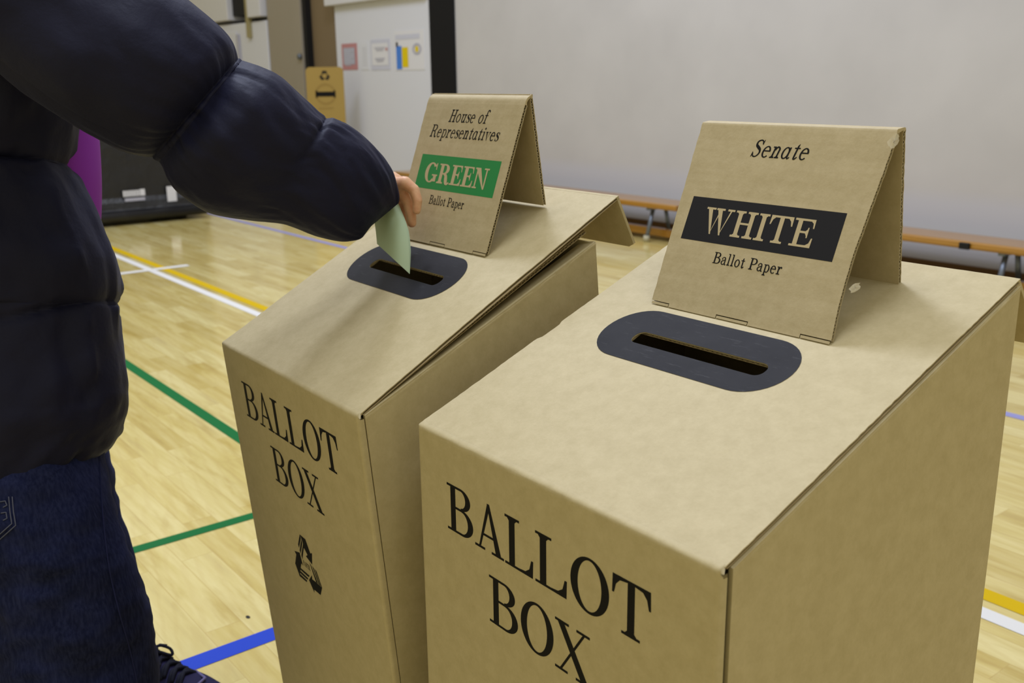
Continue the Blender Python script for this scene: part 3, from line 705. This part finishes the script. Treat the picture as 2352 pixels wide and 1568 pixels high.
box_w, Lw, ew, lvw, lnw = ballot_box(dict(FL=(-.957, .600, .85), FR=(-.487, .596, .85), C=(-.483, 1.058, 1.037), D=.462, zb=1.037, shear=0.0, gap=.0055, nick=.004, drop=.0075, trim=.001, seed=2.2,
    slot=(.2245, .2530), pad=(.2135, .2590), tx=0.0, ty=0.0, notch=True, flap=dict(end=(-.483, 1.125, .955)),
    label='cardboard ballot box under the black WHITE sign, nearest the camera'))
b1c = hit(1430, 498, (1, 0, 0), (-1.019, 0, 0)); f1 = hit(1463, 565, (1, 0, 0), (-1.018, 0, 0))
box_g, Lg, eg, lvg, lng = ballot_box(dict(FL=(-1.479, .570, .85), FR=(-1.029, .559, .85), C=(-1.018, .987, 1.086), D=.40, zb=1.03, shear=.087, gap=.0012, nick=.001, drop=.005, trim=.003, seed=6.1,
    slot=(.2120, .2460), pad=(.2040, .2500), tx=0.005, ty=0.006, logo=True, inner=(0, 1), flap=dict(end=f1),
    label='cardboard ballot box under the GREEN sign with recycling mark'))

# ------------------------------------------------------------------ folded cardboard signs standing on the lids
def tent(spec):
    BR, TR, BB = Vector(spec['BR']), Vector(spec['TR']), Vector(spec['BB']); W = spec['W']
    e = spec['e']; BL = BR - e*W
    u = TR - BR; u = u - e*u.dot(e); H = u.length; u.normalize(); n = e.cross(u)
    root = empty('folded_sign', BL + e*W/2, spec['label'], 'sign')
    tabs = spec['tabs']; h = .0045
    out = []
    x = 0
    for a, b in tabs:
        out += [(a, 0), (a, h), (b, h), (b, 0)] if a > .002 else [(0, h), (b, h), (b, 0)]
    if tabs[-1][1] > W - .002: out = out[:-2] + [(W, h)]
    else: out.append((W, 0))
    if tabs[0][0] > .002: out = [(0, 0)] + out
    Hf = H - spec['roll']
    rj = [(W - spec['bow']*math.sin(math.pi*t)*(1-t) + .0006*fbm(t*25, 3.3, W), h + (Hf-h)*t) for t in np.linspace(0, 1, 40)[1:]]
    lj = [(-spec['flare']*t + .0008*fbm(t*25, 8.3, W), h + (Hf-h)*t) for t in np.linspace(1, 0, 40)[:-1]]
    mb = MB()
    xr = lambda y: np.interp(y, [p[1] for p in rj], [p[0] for p in rj]) - .0002
    fl_ = fluted_panel(mb, BL, e, u, n, out + rj + lj, Hf, lambda y: .001, xr)
    for a, b in tabs:
        mb.slab([BL + e*(a + .0011) + u*.0002, BL + e*(b - .0011) + u*.0002, BL + e*(b - .0011) + u*(h-.0012), BL + e*(a + .0011) + u*(h-.0012)], n*(-.0006))
    front = mb.build('front_panel', M['card_sign'], root); fl_.build('fluting', M['flute'], front)
    # rounded or flat top, then the back panel
    top = BL + u*Hf; back_top = Vector(spec['BT']) - e*W; back_dir = (BB - Vector(spec['BT'])); back_dir -= e*back_dir.dot(e); Hb = back_dir.length; back_dir.normalize()
    nb = -e.cross(-back_dir)
    pts = spec['arc'](top, u, n, back_top, back_dir)
    mb = MB(); rows = [[p, p + e*W] for p in pts]
    rows = [[p - e*spec['flare'], q_] for p, q_ in rows]
    mb.grid(rows, False, True)
    mid = sum(pts, Vector())/len(pts) - u*.012
    inn = [p + (mid - p).normalized()*TH for p in pts]
    mb.grid([[p + e*W, p] for p in inn], False, True)
    for kk in range(len(pts)-1):
        for sft in (0, W): mb.add([pts[kk] + e*sft, pts[kk+1] + e*sft, inn[kk+1] + e*sft, inn[kk] + e*sft], [[0, 1, 2, 3]])
    mb.build('top_fold', M['card_sign'], root)
    mb = MB()
    ub = -back_dir; ob = BB - e*W
    jr = [(W + .0006*fbm(t*25, 5.3, W), Hb*t) for t in np.linspace(0, 1, 40)]; jl = [(.0006*fbm(t*25, 1.3, W), Hb*t) for t in np.linspace(1, 0, 40)]
    fl_ = fluted_panel(mb, ob, e, ub, nb, jr + jl, Hb, lambda y: .001, lambda y: W-.0002)
    fl_.build('fluting', M['flute'], mb.build('back_panel', M['card_sign'], root))
    return root, front, (BL, e, u), H
def flat_arc(top, u, n, bt, bd):
    out = []
    for p in crom([tuple(top), tuple(top + u*.003 - n*.0005), tuple(top + u*.0045 - n*.003), tuple(bt - bd*.0015 + n*.002), tuple(bt)], 4): out.append(Vector(p))
    return out
def round_arc(top, u, n, bt, bd):
    bt2 = bt + bd*.002
    up = Vector((0, 0, 1)); mid_ = (top + bt2)/2
    out = []
    a = top; dv = bt2 - top
    for p in crom([tuple(top), tuple(top + u*.009 - n*.001), tuple(top + u*.0155 - n*.0055), tuple(bt2 - bd*.0012), tuple(bt2 + bd*.002)], 5): out.append(Vector(p))
    return out
eS = Vector((1, -.012, 0)).normalized()
BRs = Vector((-.597, .892, .971)); TRs = hit(2060, 296, (1, 0, 0), (-.597, 0, 0))
sg_w, fw, plw, Hw = tent(dict(BR=BRs, TR=TRs, BB=hit(2069, 651, (1, 0, 0), (-.597, 0, 0)), BT=hit(2081, 297, (1, 0, 0), (-.597, 0, 0)), W=.2655, e=eS, roll=.003, bow=.010, flare=.008, arc=flat_arc,
    tabs=[(0, .030), (.106, .154), (.226, .2655)], label='cardboard tent sign reading Senate WHITE on the nearer box'))
# black panel and words; x measured from the right edge
def wx(x, W): return x + W
W_ = .2655
def lin(polys, x0): return [[(p[0] + x0, p[1]) for p in q_] for q_ in polys]
printed('heading', text_polys('Senate', W_-.1833, W_-.0995, .1985, .0215, .15, .072, True, .10), plw, M['ink'], fw)
printed('black_panel', [rect(W_-.2500, .0878, W_-.0282, .1430)], plw, M['barblack'], fw, .00010)
printed('panel_word', text_polys('WHITE', W_-.2222, W_-.0615, .0990, .0325, .165, .075, False, .07), plw, M['knock'], fw, .00022)
printed('caption', text_polys('Ballot Paper', W_-.1890, W_-.0880, .0640, .0140, .165, .075, False, .10), plw, M['ink'], fw)
for (px, py, r_) in ((2050, 324, .0075), (1962, 660, .0050)):
    c = hit(px, py, (1, 0, 0), (-.594, 0, 0)); mb = MB(); n_ = 14; ctr = c
    rows = [[c + Vector((.0015 + .002*fbm(k*1.3, j*2.1, px), 0, 0)) + (Vector((0, 1, 0))*math.cos(2*math.pi*k/n_)*(1.3 if py < 500 else 1.9) + Vector((0, .35, 1))*math.sin(2*math.pi*k/n_))*r_*j/3*(1 + .35*fbm(k*.9, px*.1)) for k in range(n_)] for j in range(4)]
    mb.grid(rows, True, True); mb.build('torn_tape', M['tape'], sg_w)
eG = Vector((1, -.02, 0)).normalized()
sg_g, fg, plg, Hg = tent(dict(BR=(-1.131, .834, 1.0025), TR=(-1.131, .915, 1.232), BB=hit(1254, 470, (1, 0, 0), (-1.131, 0, 0)), BT=hit(1223, 216, (1, 0, 0), (-1.131, 0, 0)), W=.2570, e=eG, roll=.022, bow=.0, flare=.0, arc=round_arc,
    tabs=[(0, .028), (.108, .150), (.224, .2570)], label='cardboard tent sign reading House of Representatives GREEN on the farther box'))
W_ = .2570
printed('heading', text_polys('House of', W_-.1830, W_-.0790, .1915, .0200, .15, .072, True, .10), plg, M['ink'], fg)
printed('heading', text_polys('Representatives', W_-.2260, W_-.0395, .1665, .0200, .15, .072, True, .10), plg, M['ink'], fg)
printed('green_panel', [rect(W_-.2320, .0838, W_-.0190, .1380)], plg, M['bargreen'], fg, .00010)
printed('panel_word', text_polys('GREEN', W_-.2110, W_-.0420, .0945, .0310, .225, .075, False, .05), plg, M['knock'], fg, .00022)
printed('caption', text_polys('Ballot Paper', W_-.1795, W_-.0840, .0610, .0140, .165, .075, False, .10), plg, M['ink'], fg)

# ------------------------------------------------------------------ green ballot paper
tip = Lg(.2300, .2470); dt = (tip - CAM).dot(FV)
def paper(mb, off, top):
    # rows run from the lower edge up; columns from left corner to right edge
    rows = []
    L0, R0 = (866, 560, dt+.045), (941, 629, dt-.004)
    L1, R1 = (861, 515, dt+.050), (940, 575, dt+.002)
    L2, R2 = (852, 470, dt+.055), (934, 525, dt+.012)
    L3, R3 = (842, 425, dt+.060), (916, 478, dt+.026)
    L4, R4 = (835, 400, dt+.062), (900, 440, dt+.036)
    LS = crom([L0, L1, L2, L3, L4], 6); RS = crom([R0, R1, R2, R3, R4], 6)
    for i, (l, r) in enumerate(zip(LS, RS)):
        row = []
        for j in range(15):
            s = j/14; p = l*(1-s) + r*s
            bul = math.sin(math.pi*s)
            row.append(at(p[0] + off[0]*s*min(1, i/6 + .0), p[1] + 6*bul*(i/24), p[2] - .016*bul + off[1]))
        rows.append(row)
    mb.grid(rows, False, True)
bp = empty('ballot_paper', tip, 'folded pale green ballot paper held over the slot', 'ballot paper')
mb = MB(); paper(mb, (0, 0), 0); pf_ = mb.build('outer_fold', M['green_paper'], bp)
mb = MB(); paper(mb, (3.5, .004), 0); mb.build('inner_fold', M['green_paper'], bp)

# ------------------------------------------------------------------ the voter
per = empty('person', at(120, 1930, 1.72), 'person in dark puffer jacket and jeans posting green paper', 'person')
per.location.z = 0
def capsule(mb, pts, n=14):
    """pts: (Vector, radius) chain as overlapping tapered capsules"""
    P = [Vector(p) for p, r in pts]; R = [r for p, r in pts]
    for i, p in enumerate(P): mb.ball(p, R[i], 8)
    for i in range(len(P)-1): mb.tube([P[i], P[i].lerp(P[i+1], .5), P[i+1]], [R[i], (R[i]+R[i+1])/2, R[i+1]], n)
body = MB()
sh_r = at(60, -30, 1.27); elb = at(440, 255, 1.31); wr = at(868, 440, 1.525)
neck = at(-135, -210, 1.42); pel = at(-60, 980, 1.55)
capsule(body, [(sh_r, .045), (elb, .042), (at(700, 380, 1.43), .038), (wr, .027), (at(893, 434, 1.535), .028)])
# palm: four metacarpals side by side
mcp = [at(930, 420, 1.503), at(922, 436, 1.522), at(912, 446, 1.543), at(902, 450, 1.562)]
for i, p in enumerate(mcp): capsule(body, [(at(880 - i*2, 430 + i*6, 1.525 + i*.010), .014), (p, (.0105, .0115, .012, .0115)[i])])
capsule(body, [(at(900, 425, 1.53), .016), (at(905, 440, 1.55), .016)])
fing = [  # pinky, ring, middle, index
    [(mcp[0], .0100), (at(951, 436, 1.503), .0086), (at(959, 460, 1.503), .0076), (at(957, 483, 1.506), .0066)],
    [(mcp[1], .0110), (at(938, 464, 1.522), .0092), (at(944, 490, 1.522), .0084), (at(946, 512, 1.524), .0072)],
    [(mcp[2], .0112), (at(924, 474, 1.545), .0094), (at(928, 500, 1.546), .0084), (at(926, 524, 1.545), .0072)],
    [(mcp[3], .0110), (at(912, 478, 1.566), .0092), (at(912, 502, 1.566), .0082), (at(908, 524, 1.560), .0072)]]
for fch in fing: capsule(body, fch)
capsule(body, [(at(886, 446, 1.515), .014), (at(884, 458, 1.508), .0115), (at(880, 470, 1.507), .0095), (at(874, 477, 1.510), .0082)])
hand_n = len(body.v)
# torso, neck and head (above the frame), left arm, legs: one continuous body
sh_l = at(-390, -20, 1.48); head = at(-110, -415, 1.43)
capsule(body, [(pel, .08), (at(-60, 650, 1.49), .085), (at(-90, 250, 1.46), .09), (neck, .05), (head, .078)])
body.ball(head + Vector((0, 0, .035)), .088, 10, (.9, .9, 1.15)); 
fac = Vector((.47, .88, 0)).normalized()
body.ball(head + fac*.084 + Vector((0, 0, .02)), .016, 6, (1, 1, 1.5))
body.ball(head + RV*.085 - Vector((0, 0, .005)), .018, 6)
capsule(body, [(at(-90, 0, 1.42), .06), (sh_r, .042)]); capsule(body, [(at(-90, 120, 1.44), .065), (sh_l, .05), (at(-515, 420, 1.55), .042), (at(-350, 735, 1.50), .032)])
kneeR = at(180, 1500, 1.56); ankR = at(205, 1880, 1.67); kneeL = at(205, 1290, 1.84); ankL = at(262, 1500, 2.10)
capsule(body, [(pel, .08), (at(60, 1130, 1.50), .068), (kneeR, .055), (ankR, .036)])
capsule(body, [(pel, .08), (at(60, 1090, 1.64), .07), (kneeL, .055), (ankL, .036)])
bo = body.build('body', M['skin'], per)
rm = bo.modifiers.new('remesh', 'REMESH'); rm.mode = 'VOXEL'; rm.voxel_size = .0018; rm.use_smooth_shade = True
smo = bo.modifiers.new('smooth', 'SMOOTH'); smo.factor = .5; smo.iterations = 4
# hair
mb = MB(); mb.ball(head + Vector((0, 0, .050)) - fac*.022, .092, 14, (1, 1, 1.15)); mb.build('hair', M['hair'], per)

# --- jacket: sleeve built along its length, plus the torso shell, one mesh
jk = MB()
ST = [  # top edge px, bottom edge px, depth, ratio of depth to height
    (-60, -215, -240, -90, 1.37, .75), (90, -235, -265, 5, 1.29, .80), (190, -190, -190, 60, 1.235, .80), (270, -110, -60, 120, 1.235, .85), (380, -40, 60, 215, 1.245, .88), (470, 30, 170, 287, 1.265, .9), (532, 88, 285, 350, 1.290, .88),
    (557, 130, 352, 371, 1.305, .80), (562, 136, 368, 380, 1.308, .78), (600, 152, 388, 414, 1.315, .86), (645, 175, 418, 447, 1.330, .92), (700, 225, 482, 490, 1.360, .95), (742, 263, 570, 506, 1.390, .92),
    (756, 268, 620, 511, 1.402, .90), (775, 275, 660, 517, 1.412, .92), (822, 303, 722, 538, 1.435, .95), (868, 347, 775, 551, 1.455, .92), (899, 390, 808, 552, 1.470, .86),
    (911, 425, 832, 545, 1.480, .72), (916, 452, 850, 522, 1.486, .55), (914, 468, 872, 503, 1.488, .40)]
SS = crom(ST, 12); NS = len(SS); NA = 112
seam1 = 7.5*12
cen = [(at(q_[0], q_[1], q_[4]) + at(q_[2], q_[3], q_[4]))/2 for q_ in SS]; AL = [0]
for a_, b_ in zip(cen[:-1], cen[1:]): AL.append(AL[-1] + (b_ - a_).length)
sA = (AL[78] + AL[90])/2 + .001; sB = AL[156] - .004
rows = []
for i, s in enumerate(SS):
    T = at(s[0], s[1], s[4]); B = at(s[2], s[3], s[4]); c = (T+B)/2; a = (T-B)/2; h = a.length
    vw = (c - CAM).normalized(); b = (vw - a.normalized()*vw.dot(a.normalized())).normalized()*h*s[5]
    row = []
    d1 = abs(AL[i] - sA); d2 = abs(AL[i] - sB); ax = (AL[i] - AL[24])*10
    for k in range(NA):
        th = 2*math.pi*k/NA; ct, sn = math.cos(th), math.sin(th)
        dirv = (a*ct + b*sn); u_ = i/12
        w1 = math.exp(-d1/.05)
        dsp = .006*fbm(ct*1.5 + 3, sn*1.5, ax*.75, 2) + .0035*fbm(th*2.2 + ax*.7, ax*.9, 2, 2)
        g1 = fbm(th*5.0 + (AL[i] - sA)*9*ct, (AL[i] - sA)*6, 5, 2); g2 = fbm(th*10 + 3, (AL[i] - sA)*11, 1, 2)      # gathers running away from the elbow seam
        side = 1.0 if AL[i] > sA else .7
        dsp += side*(.014*(.22 - abs(g1))*math.exp(-d1/.055) + .008*(.2 - abs(g2))*math.exp(-d1/.032))
        h1 = fbm(th*4.0, (AL[i]-sB)*10, 8, 2); h2 = fbm(th*9, (AL[i]-sB)*14, 4, 2)
        dsp += (.35 + .65*max(0, ct))*(.012*(.2 - abs(h1))*math.exp(-d2/.05) + .006*(.2 - abs(h2))*math.exp(-d2/.03))
        dd_ = fbm(th*1.3 + ax*.9, ax*.55 - th*.4, 13, 3)
        dsp += .006*(.2 - abs(dd_))
        dsp -= .022*math.exp(-d1/.0095)*(.8 + .4*fbm(th*3, 1)) + .010*math.exp(-(d2/.009)**2)*max(0, ct + .05)
        dsp -= (.010 if AL[i] < sA else .005)*math.exp(-(d1/.024)**2)
        dsp += .0035*fbm(th*4 + ax*2.2, ax*.8, 11, 2)*max(0, min(1, (AL[i]-sB+.04)/.05))
        # long seam under the arm
        if abs(i) < seam1: dsp -= .004*math.exp(-((math.atan2(math.sin(th - 3.75), math.cos(th - 3.75)))/.045)**2)
        g = max(0, (i - (NS - 30))/30.0)
        dsp += g*.0025*math.sin(th*15 + 2*fbm(th*2, 4))*(1 if i < NS-3 else .3)
        edge = abs(ct)**6
        row.append(c + dirv*(1 + dsp*(1 - .72*edge)/h))
    rows.append(row)
jk.grid(rows, True, True, True, True)
# torso shell: heights by py, right silhouette px, half width px
TO = [(-292, -62, 74, 1.42), (-262, -48, 96, 1.42), (-236, 5, 170, 1.42), (-196, 80, 255, 1.42), (-110, 150, 308, 1.42), (40, 185, 330, 1.42), (180, 176, 330, 1.43), (300, 168, 330, 1.445), (372, 158, 320, 1.45), (385, 160, 318, 1.452), (430, 186, 330, 1.46), (520, 228, 335, 1.47), (600, 259, 335, 1.48),
      (690, 266, 325, 1.49), (712, 264, 322, 1.49), (800, 272, 328, 1.495), (880, 284, 330, 1.50), (935, 287, 325, 1.505), (985, 272, 305, 1.51), (1030, 247, 275, 1.515), (1062, 205, 225, 1.52)]
TT = crom(TO, 10); rows = []
seams = [(6-.5)*10, 10.5*10]
for i, (py, xr, hw, d) in enumerate(TT):
    row = []
    for k in range(120):
        th = 2*math.pi*k/120; ct, sn = math.cos(th), math.sin(th)
        cx = xr - hw; dsp = .006*fbm(ct*2, sn*2, i*.06) + .005*fbm(th*5, i*.05, 3, 2)
        for y0_, kt in ((376, 22), (690, 92)):
            q_ = abs(py - (y0_ + kt*(1 - ct)))
            dsp += -.016*math.exp(-q_/9.0) + .014*(.2 - abs(fbm(th*7, py*.004, y0_, 2)))*math.exp(-q_/70)
        dsp += .012*(.2 - abs(fbm(th*2.6 + py*.0012, py*.0016, 4, 3))) + .010*fbm(th*2.0 - py*.002, py*.003, 14, 2)
        dsp += .006*fbm(ct*3 + sn*2 + i*.11, sn*3, 9, 2)
        rr = hw*d/F_PX + dsp*(.35 if abs(ct) > .93 else 1)
        drop = 118*(1 - ct)**.8*max(0, min(1, (py - 800)/262))**1.5*(1 if sn < 0 else .5)
        row.append(at(cx, py + drop, d) + (RV*ct*rr) + (FV - UV*.0).normalized()*(sn*rr*.68) + UV*0)
    rows.append(row)
jk.grid(rows, True, True, True, True)
LS_ = crom([(*at(-300, -130, 1.45), .085), (*at(-440, 60, 1.48), .088), (*at(-505, 270, 1.53), .082), (*at(-520, 430, 1.55), .080), (*at(-470, 590, 1.53), .074), (*at(-360, 730, 1.50), .062)], 10)
jk.tube([q_[:3] for q_ in LS_], [q_[3] + .004*fbm(i_*.35, 2.0) - .010*math.exp(-((i_ - 30)/1.5)**2) for i_, q_ in enumerate(LS_)], 32)
jo = jk.build('puffer_jacket', M['nylon'], per)
# lower back hem that falls below the front
# purple top showing at the chest
mb = MB(); rows = []
for py, xr in crom([(120, 190), (240, 205), (300, 212), (380, 217), (440, 218), (500, 216), (560, 208), (640, 200)], 6):
    d = 1.52; c = at(xr - 110, py, d)
    rows.append([c + RV*(110*d/F_PX)*math.cos(2*math.pi*k/40) + FV*.10*math.sin(2*math.pi*k/40) for k in range(40)])
mb.grid(rows, True, True, True, True); mb.build('purple_top', M['purple'], per)

# --- jeans
jn = MB()
def leg(stn, seed):
    rows = []
    S = crom(stn, 14)
    for i, (px, py, d, rx) in enumerate(S):
        c = at(px, py, d); row = []; u_ = i/14
        for k in range(72):
            th = 2*math.pi*k/72; ct, sn = math.cos(th), math.sin(th)
            dsp = .010*fbm(ct*1.4, sn*1.4 + seed, u_*1.1, 3) + .008*fbm(ct*2 + u_*1.8, sn*2, u_*2.0 + seed, 2)
            dsp += .0025*math.exp(-((math.atan2(math.sin(th + .85), math.cos(th + .85)))/.05)**2)
            row.append(c + RV*ct*(rx + dsp*(1 - .9*max(0, ct)**4)) + FV*sn*(rx*.95 + dsp))
        rows.append(row)
    jn.grid(rows, True, True, True, True)
leg([(20, 960, 1.53, .150), (44, 1050, 1.51, .120), (84, 1180, 1.50, .113), (124, 1285, 1.51, .112), (160, 1400, 1.54, .116), (172, 1500, 1.57, .122), (174, 1600, 1.59, .126), (182, 1760, 1.63, .122), (190, 1890, 1.67, .116)], 1)
leg([(20, 960, 1.66, .12), (108, 1040, 1.68, .098), (146, 1150, 1.73, .088), (190, 1270, 1.80, .086), (228, 1380, 1.88, .082), (248, 1455, 1.96, .080), (255, 1495, 2.04, .078)], 7)
jo2 = jn.build('jeans', M['denim'], per)
from mathutils.bvhtree import BVHTree
bvh = BVHTree.FromPolygons(jn.v, jn.f)
def onjeans(px, py, lift=.0015):
    dr = (at(px, py, 1) - CAM).normalized(); h_ = bvh.ray_cast(CAM, dr)
    return h_[0] - dr*lift if h_[0] else at(px, py, 1.45)
mb = MB()
sp = []
for px, py, d, r in crom([(228, 1045, 1.47, 0), (236, 1180, 1.452, 0), (250, 1300, 1.462, 0), (272, 1400, 1.495, 0), (300, 1500, 1.525, 0), (318, 1600, 1.55, 0), (322, 1760, 1.59, 0)], 8):
    sp.append(onjeans(px, py))
mb.tube(sp, .0012, 8); mb.build('side_seam', M['seam'], jo2)
mb = MB()
for lst in ([(28, 1140), (31, 1175), (36, 1206), (0, 1238), (-30, 1222)], [(20, 1140), (23, 1175), (27, 1202), (0, 1226), (-30, 1210)], [(0, 1152), (12, 1150), (16, 1160), (4, 1166)], [(2, 1178), (14, 1176), (16, 1190), (4, 1196)]):
    pts = []
    for (x0_, y0_), (x1_, y1_) in zip(lst[:-1], lst[1:]):
        for t_ in np.linspace(0, 1, 5)[:-1]:
            x_, y_ = x0_ + (x1_-x0_)*t_, y0_ + (y1_-y0_)*t_
            pts.append(onjeans(x_, y_))
    mb.tube(pts, .0009, 6)
mb.build('back_pocket_stitching', M['stitch'], jo2)

# --- shoes
def shoe(ank, fwd, seen):
    """sneaker with its toe towards fwd; ank = floor point below the ankle"""
    fwd = Vector((fwd[0], fwd[1], 0)).normalized(); sd = Vector((-fwd.y, fwd.x, 0)); a = Vector((ank[0], ank[1], 0))
    prof = [(-.075, .030, .085), (-.06, .036, .10), (-.02, .038, .105), (.03, .040, .100), (.07, .044, .082), (.11, .049, .064), (.15, .047, .053), (.18, .038, .044), (.198, .020, .034)]
    mb = MB(); rows = []
    for x, w, h in crom(prof, 5):
        rows.append([a + fwd*x + sd*w*math.cos(t) + Vector((0, 0, .022 + (h-.022)*max(0, math.sin(t))**.8)) for t in np.linspace(0, math.pi, 17)])
    mb.grid(rows, False, True, ); sh = mb.build('sneaker', M['shoe'], per)
    sh.data.polygons.foreach_set('use_smooth', [True]*len(sh.data.polygons))
    mb = MB(); rr = []
    o = crom(prof, 5)
    ol = [a + fwd*x + sd*(w+.004) for x, w, h in o] + [a + fwd*x - sd*(w+.004) for x, w, h in o[::-1]]
    mb.slab(ol, (0, 0, .026)); mb.build('sole', M['shoe'], sh)
    mb = MB()
    for i in range(6):
        x = .030 + .018*i; h = np.interp(x, [p[0] for p in prof], [p[2] for p in prof])
        for s in (-1, 1):
            pts = [(x - .005*s, .030*s, h-.014), (x - .003*s, .020*s, h-.001), (x, .006*s, h+.003), (x + .006, -.012*s, h+.001), (x + .010, -.026*s, h-.010)]
            mb.tube([a + fwd*q_[0] + sd*q_[1] + Vector((0, 0, q_[2])) for q_ in crom(pts, 3)], .0046, 8)
    mb.ball(a + fwd*.048 + Vector((0, 0, .106)), .010, 6, (1.4, 1.4, .8))
    for s in (-1, 1):
        mb.tube([a + fwd*q_[0] + sd*q_[1]*s + Vector((0, 0, q_[2])) for q_ in crom([(.048, 0, .104), (.056, .016, .108), (.074, .026, .098), (.082, .020, .088), (.066, .010, .096)], 4)], .0034, 6)
        mb.tube([a + fwd*.048 + Vector((0, 0, .108)), a + fwd*.056 + sd*.018*s + Vector((0, 0, .110)), a + fwd*.066 + sd*.028*s + Vector((0, 0, .104))], .0016, 6)
    mb.build('laces', M['lace'], sh)
    mb = MB(); mb.tube([a + fwd*.13 - sd*.036 + Vector((0, 0, .046)), a + fwd*.165 - sd*.012 + Vector((0, 0, .0545)), a + fwd*.165 + sd*.012 + Vector((0, 0, .0545)), a + fwd*.12 + sd*.04 + Vector((0, 0, .046))], .003, 8)
    mb.build('toe_trim', M['shoegrey'], sh)
fL = at(405, 1560, 2.085)
shoe((fL.x - .075, fL.y - .06), (.78, .52), True)
fR = at(212, 1930, 1.69)
shoe((fR.x, fR.y), (.6, .75), False)
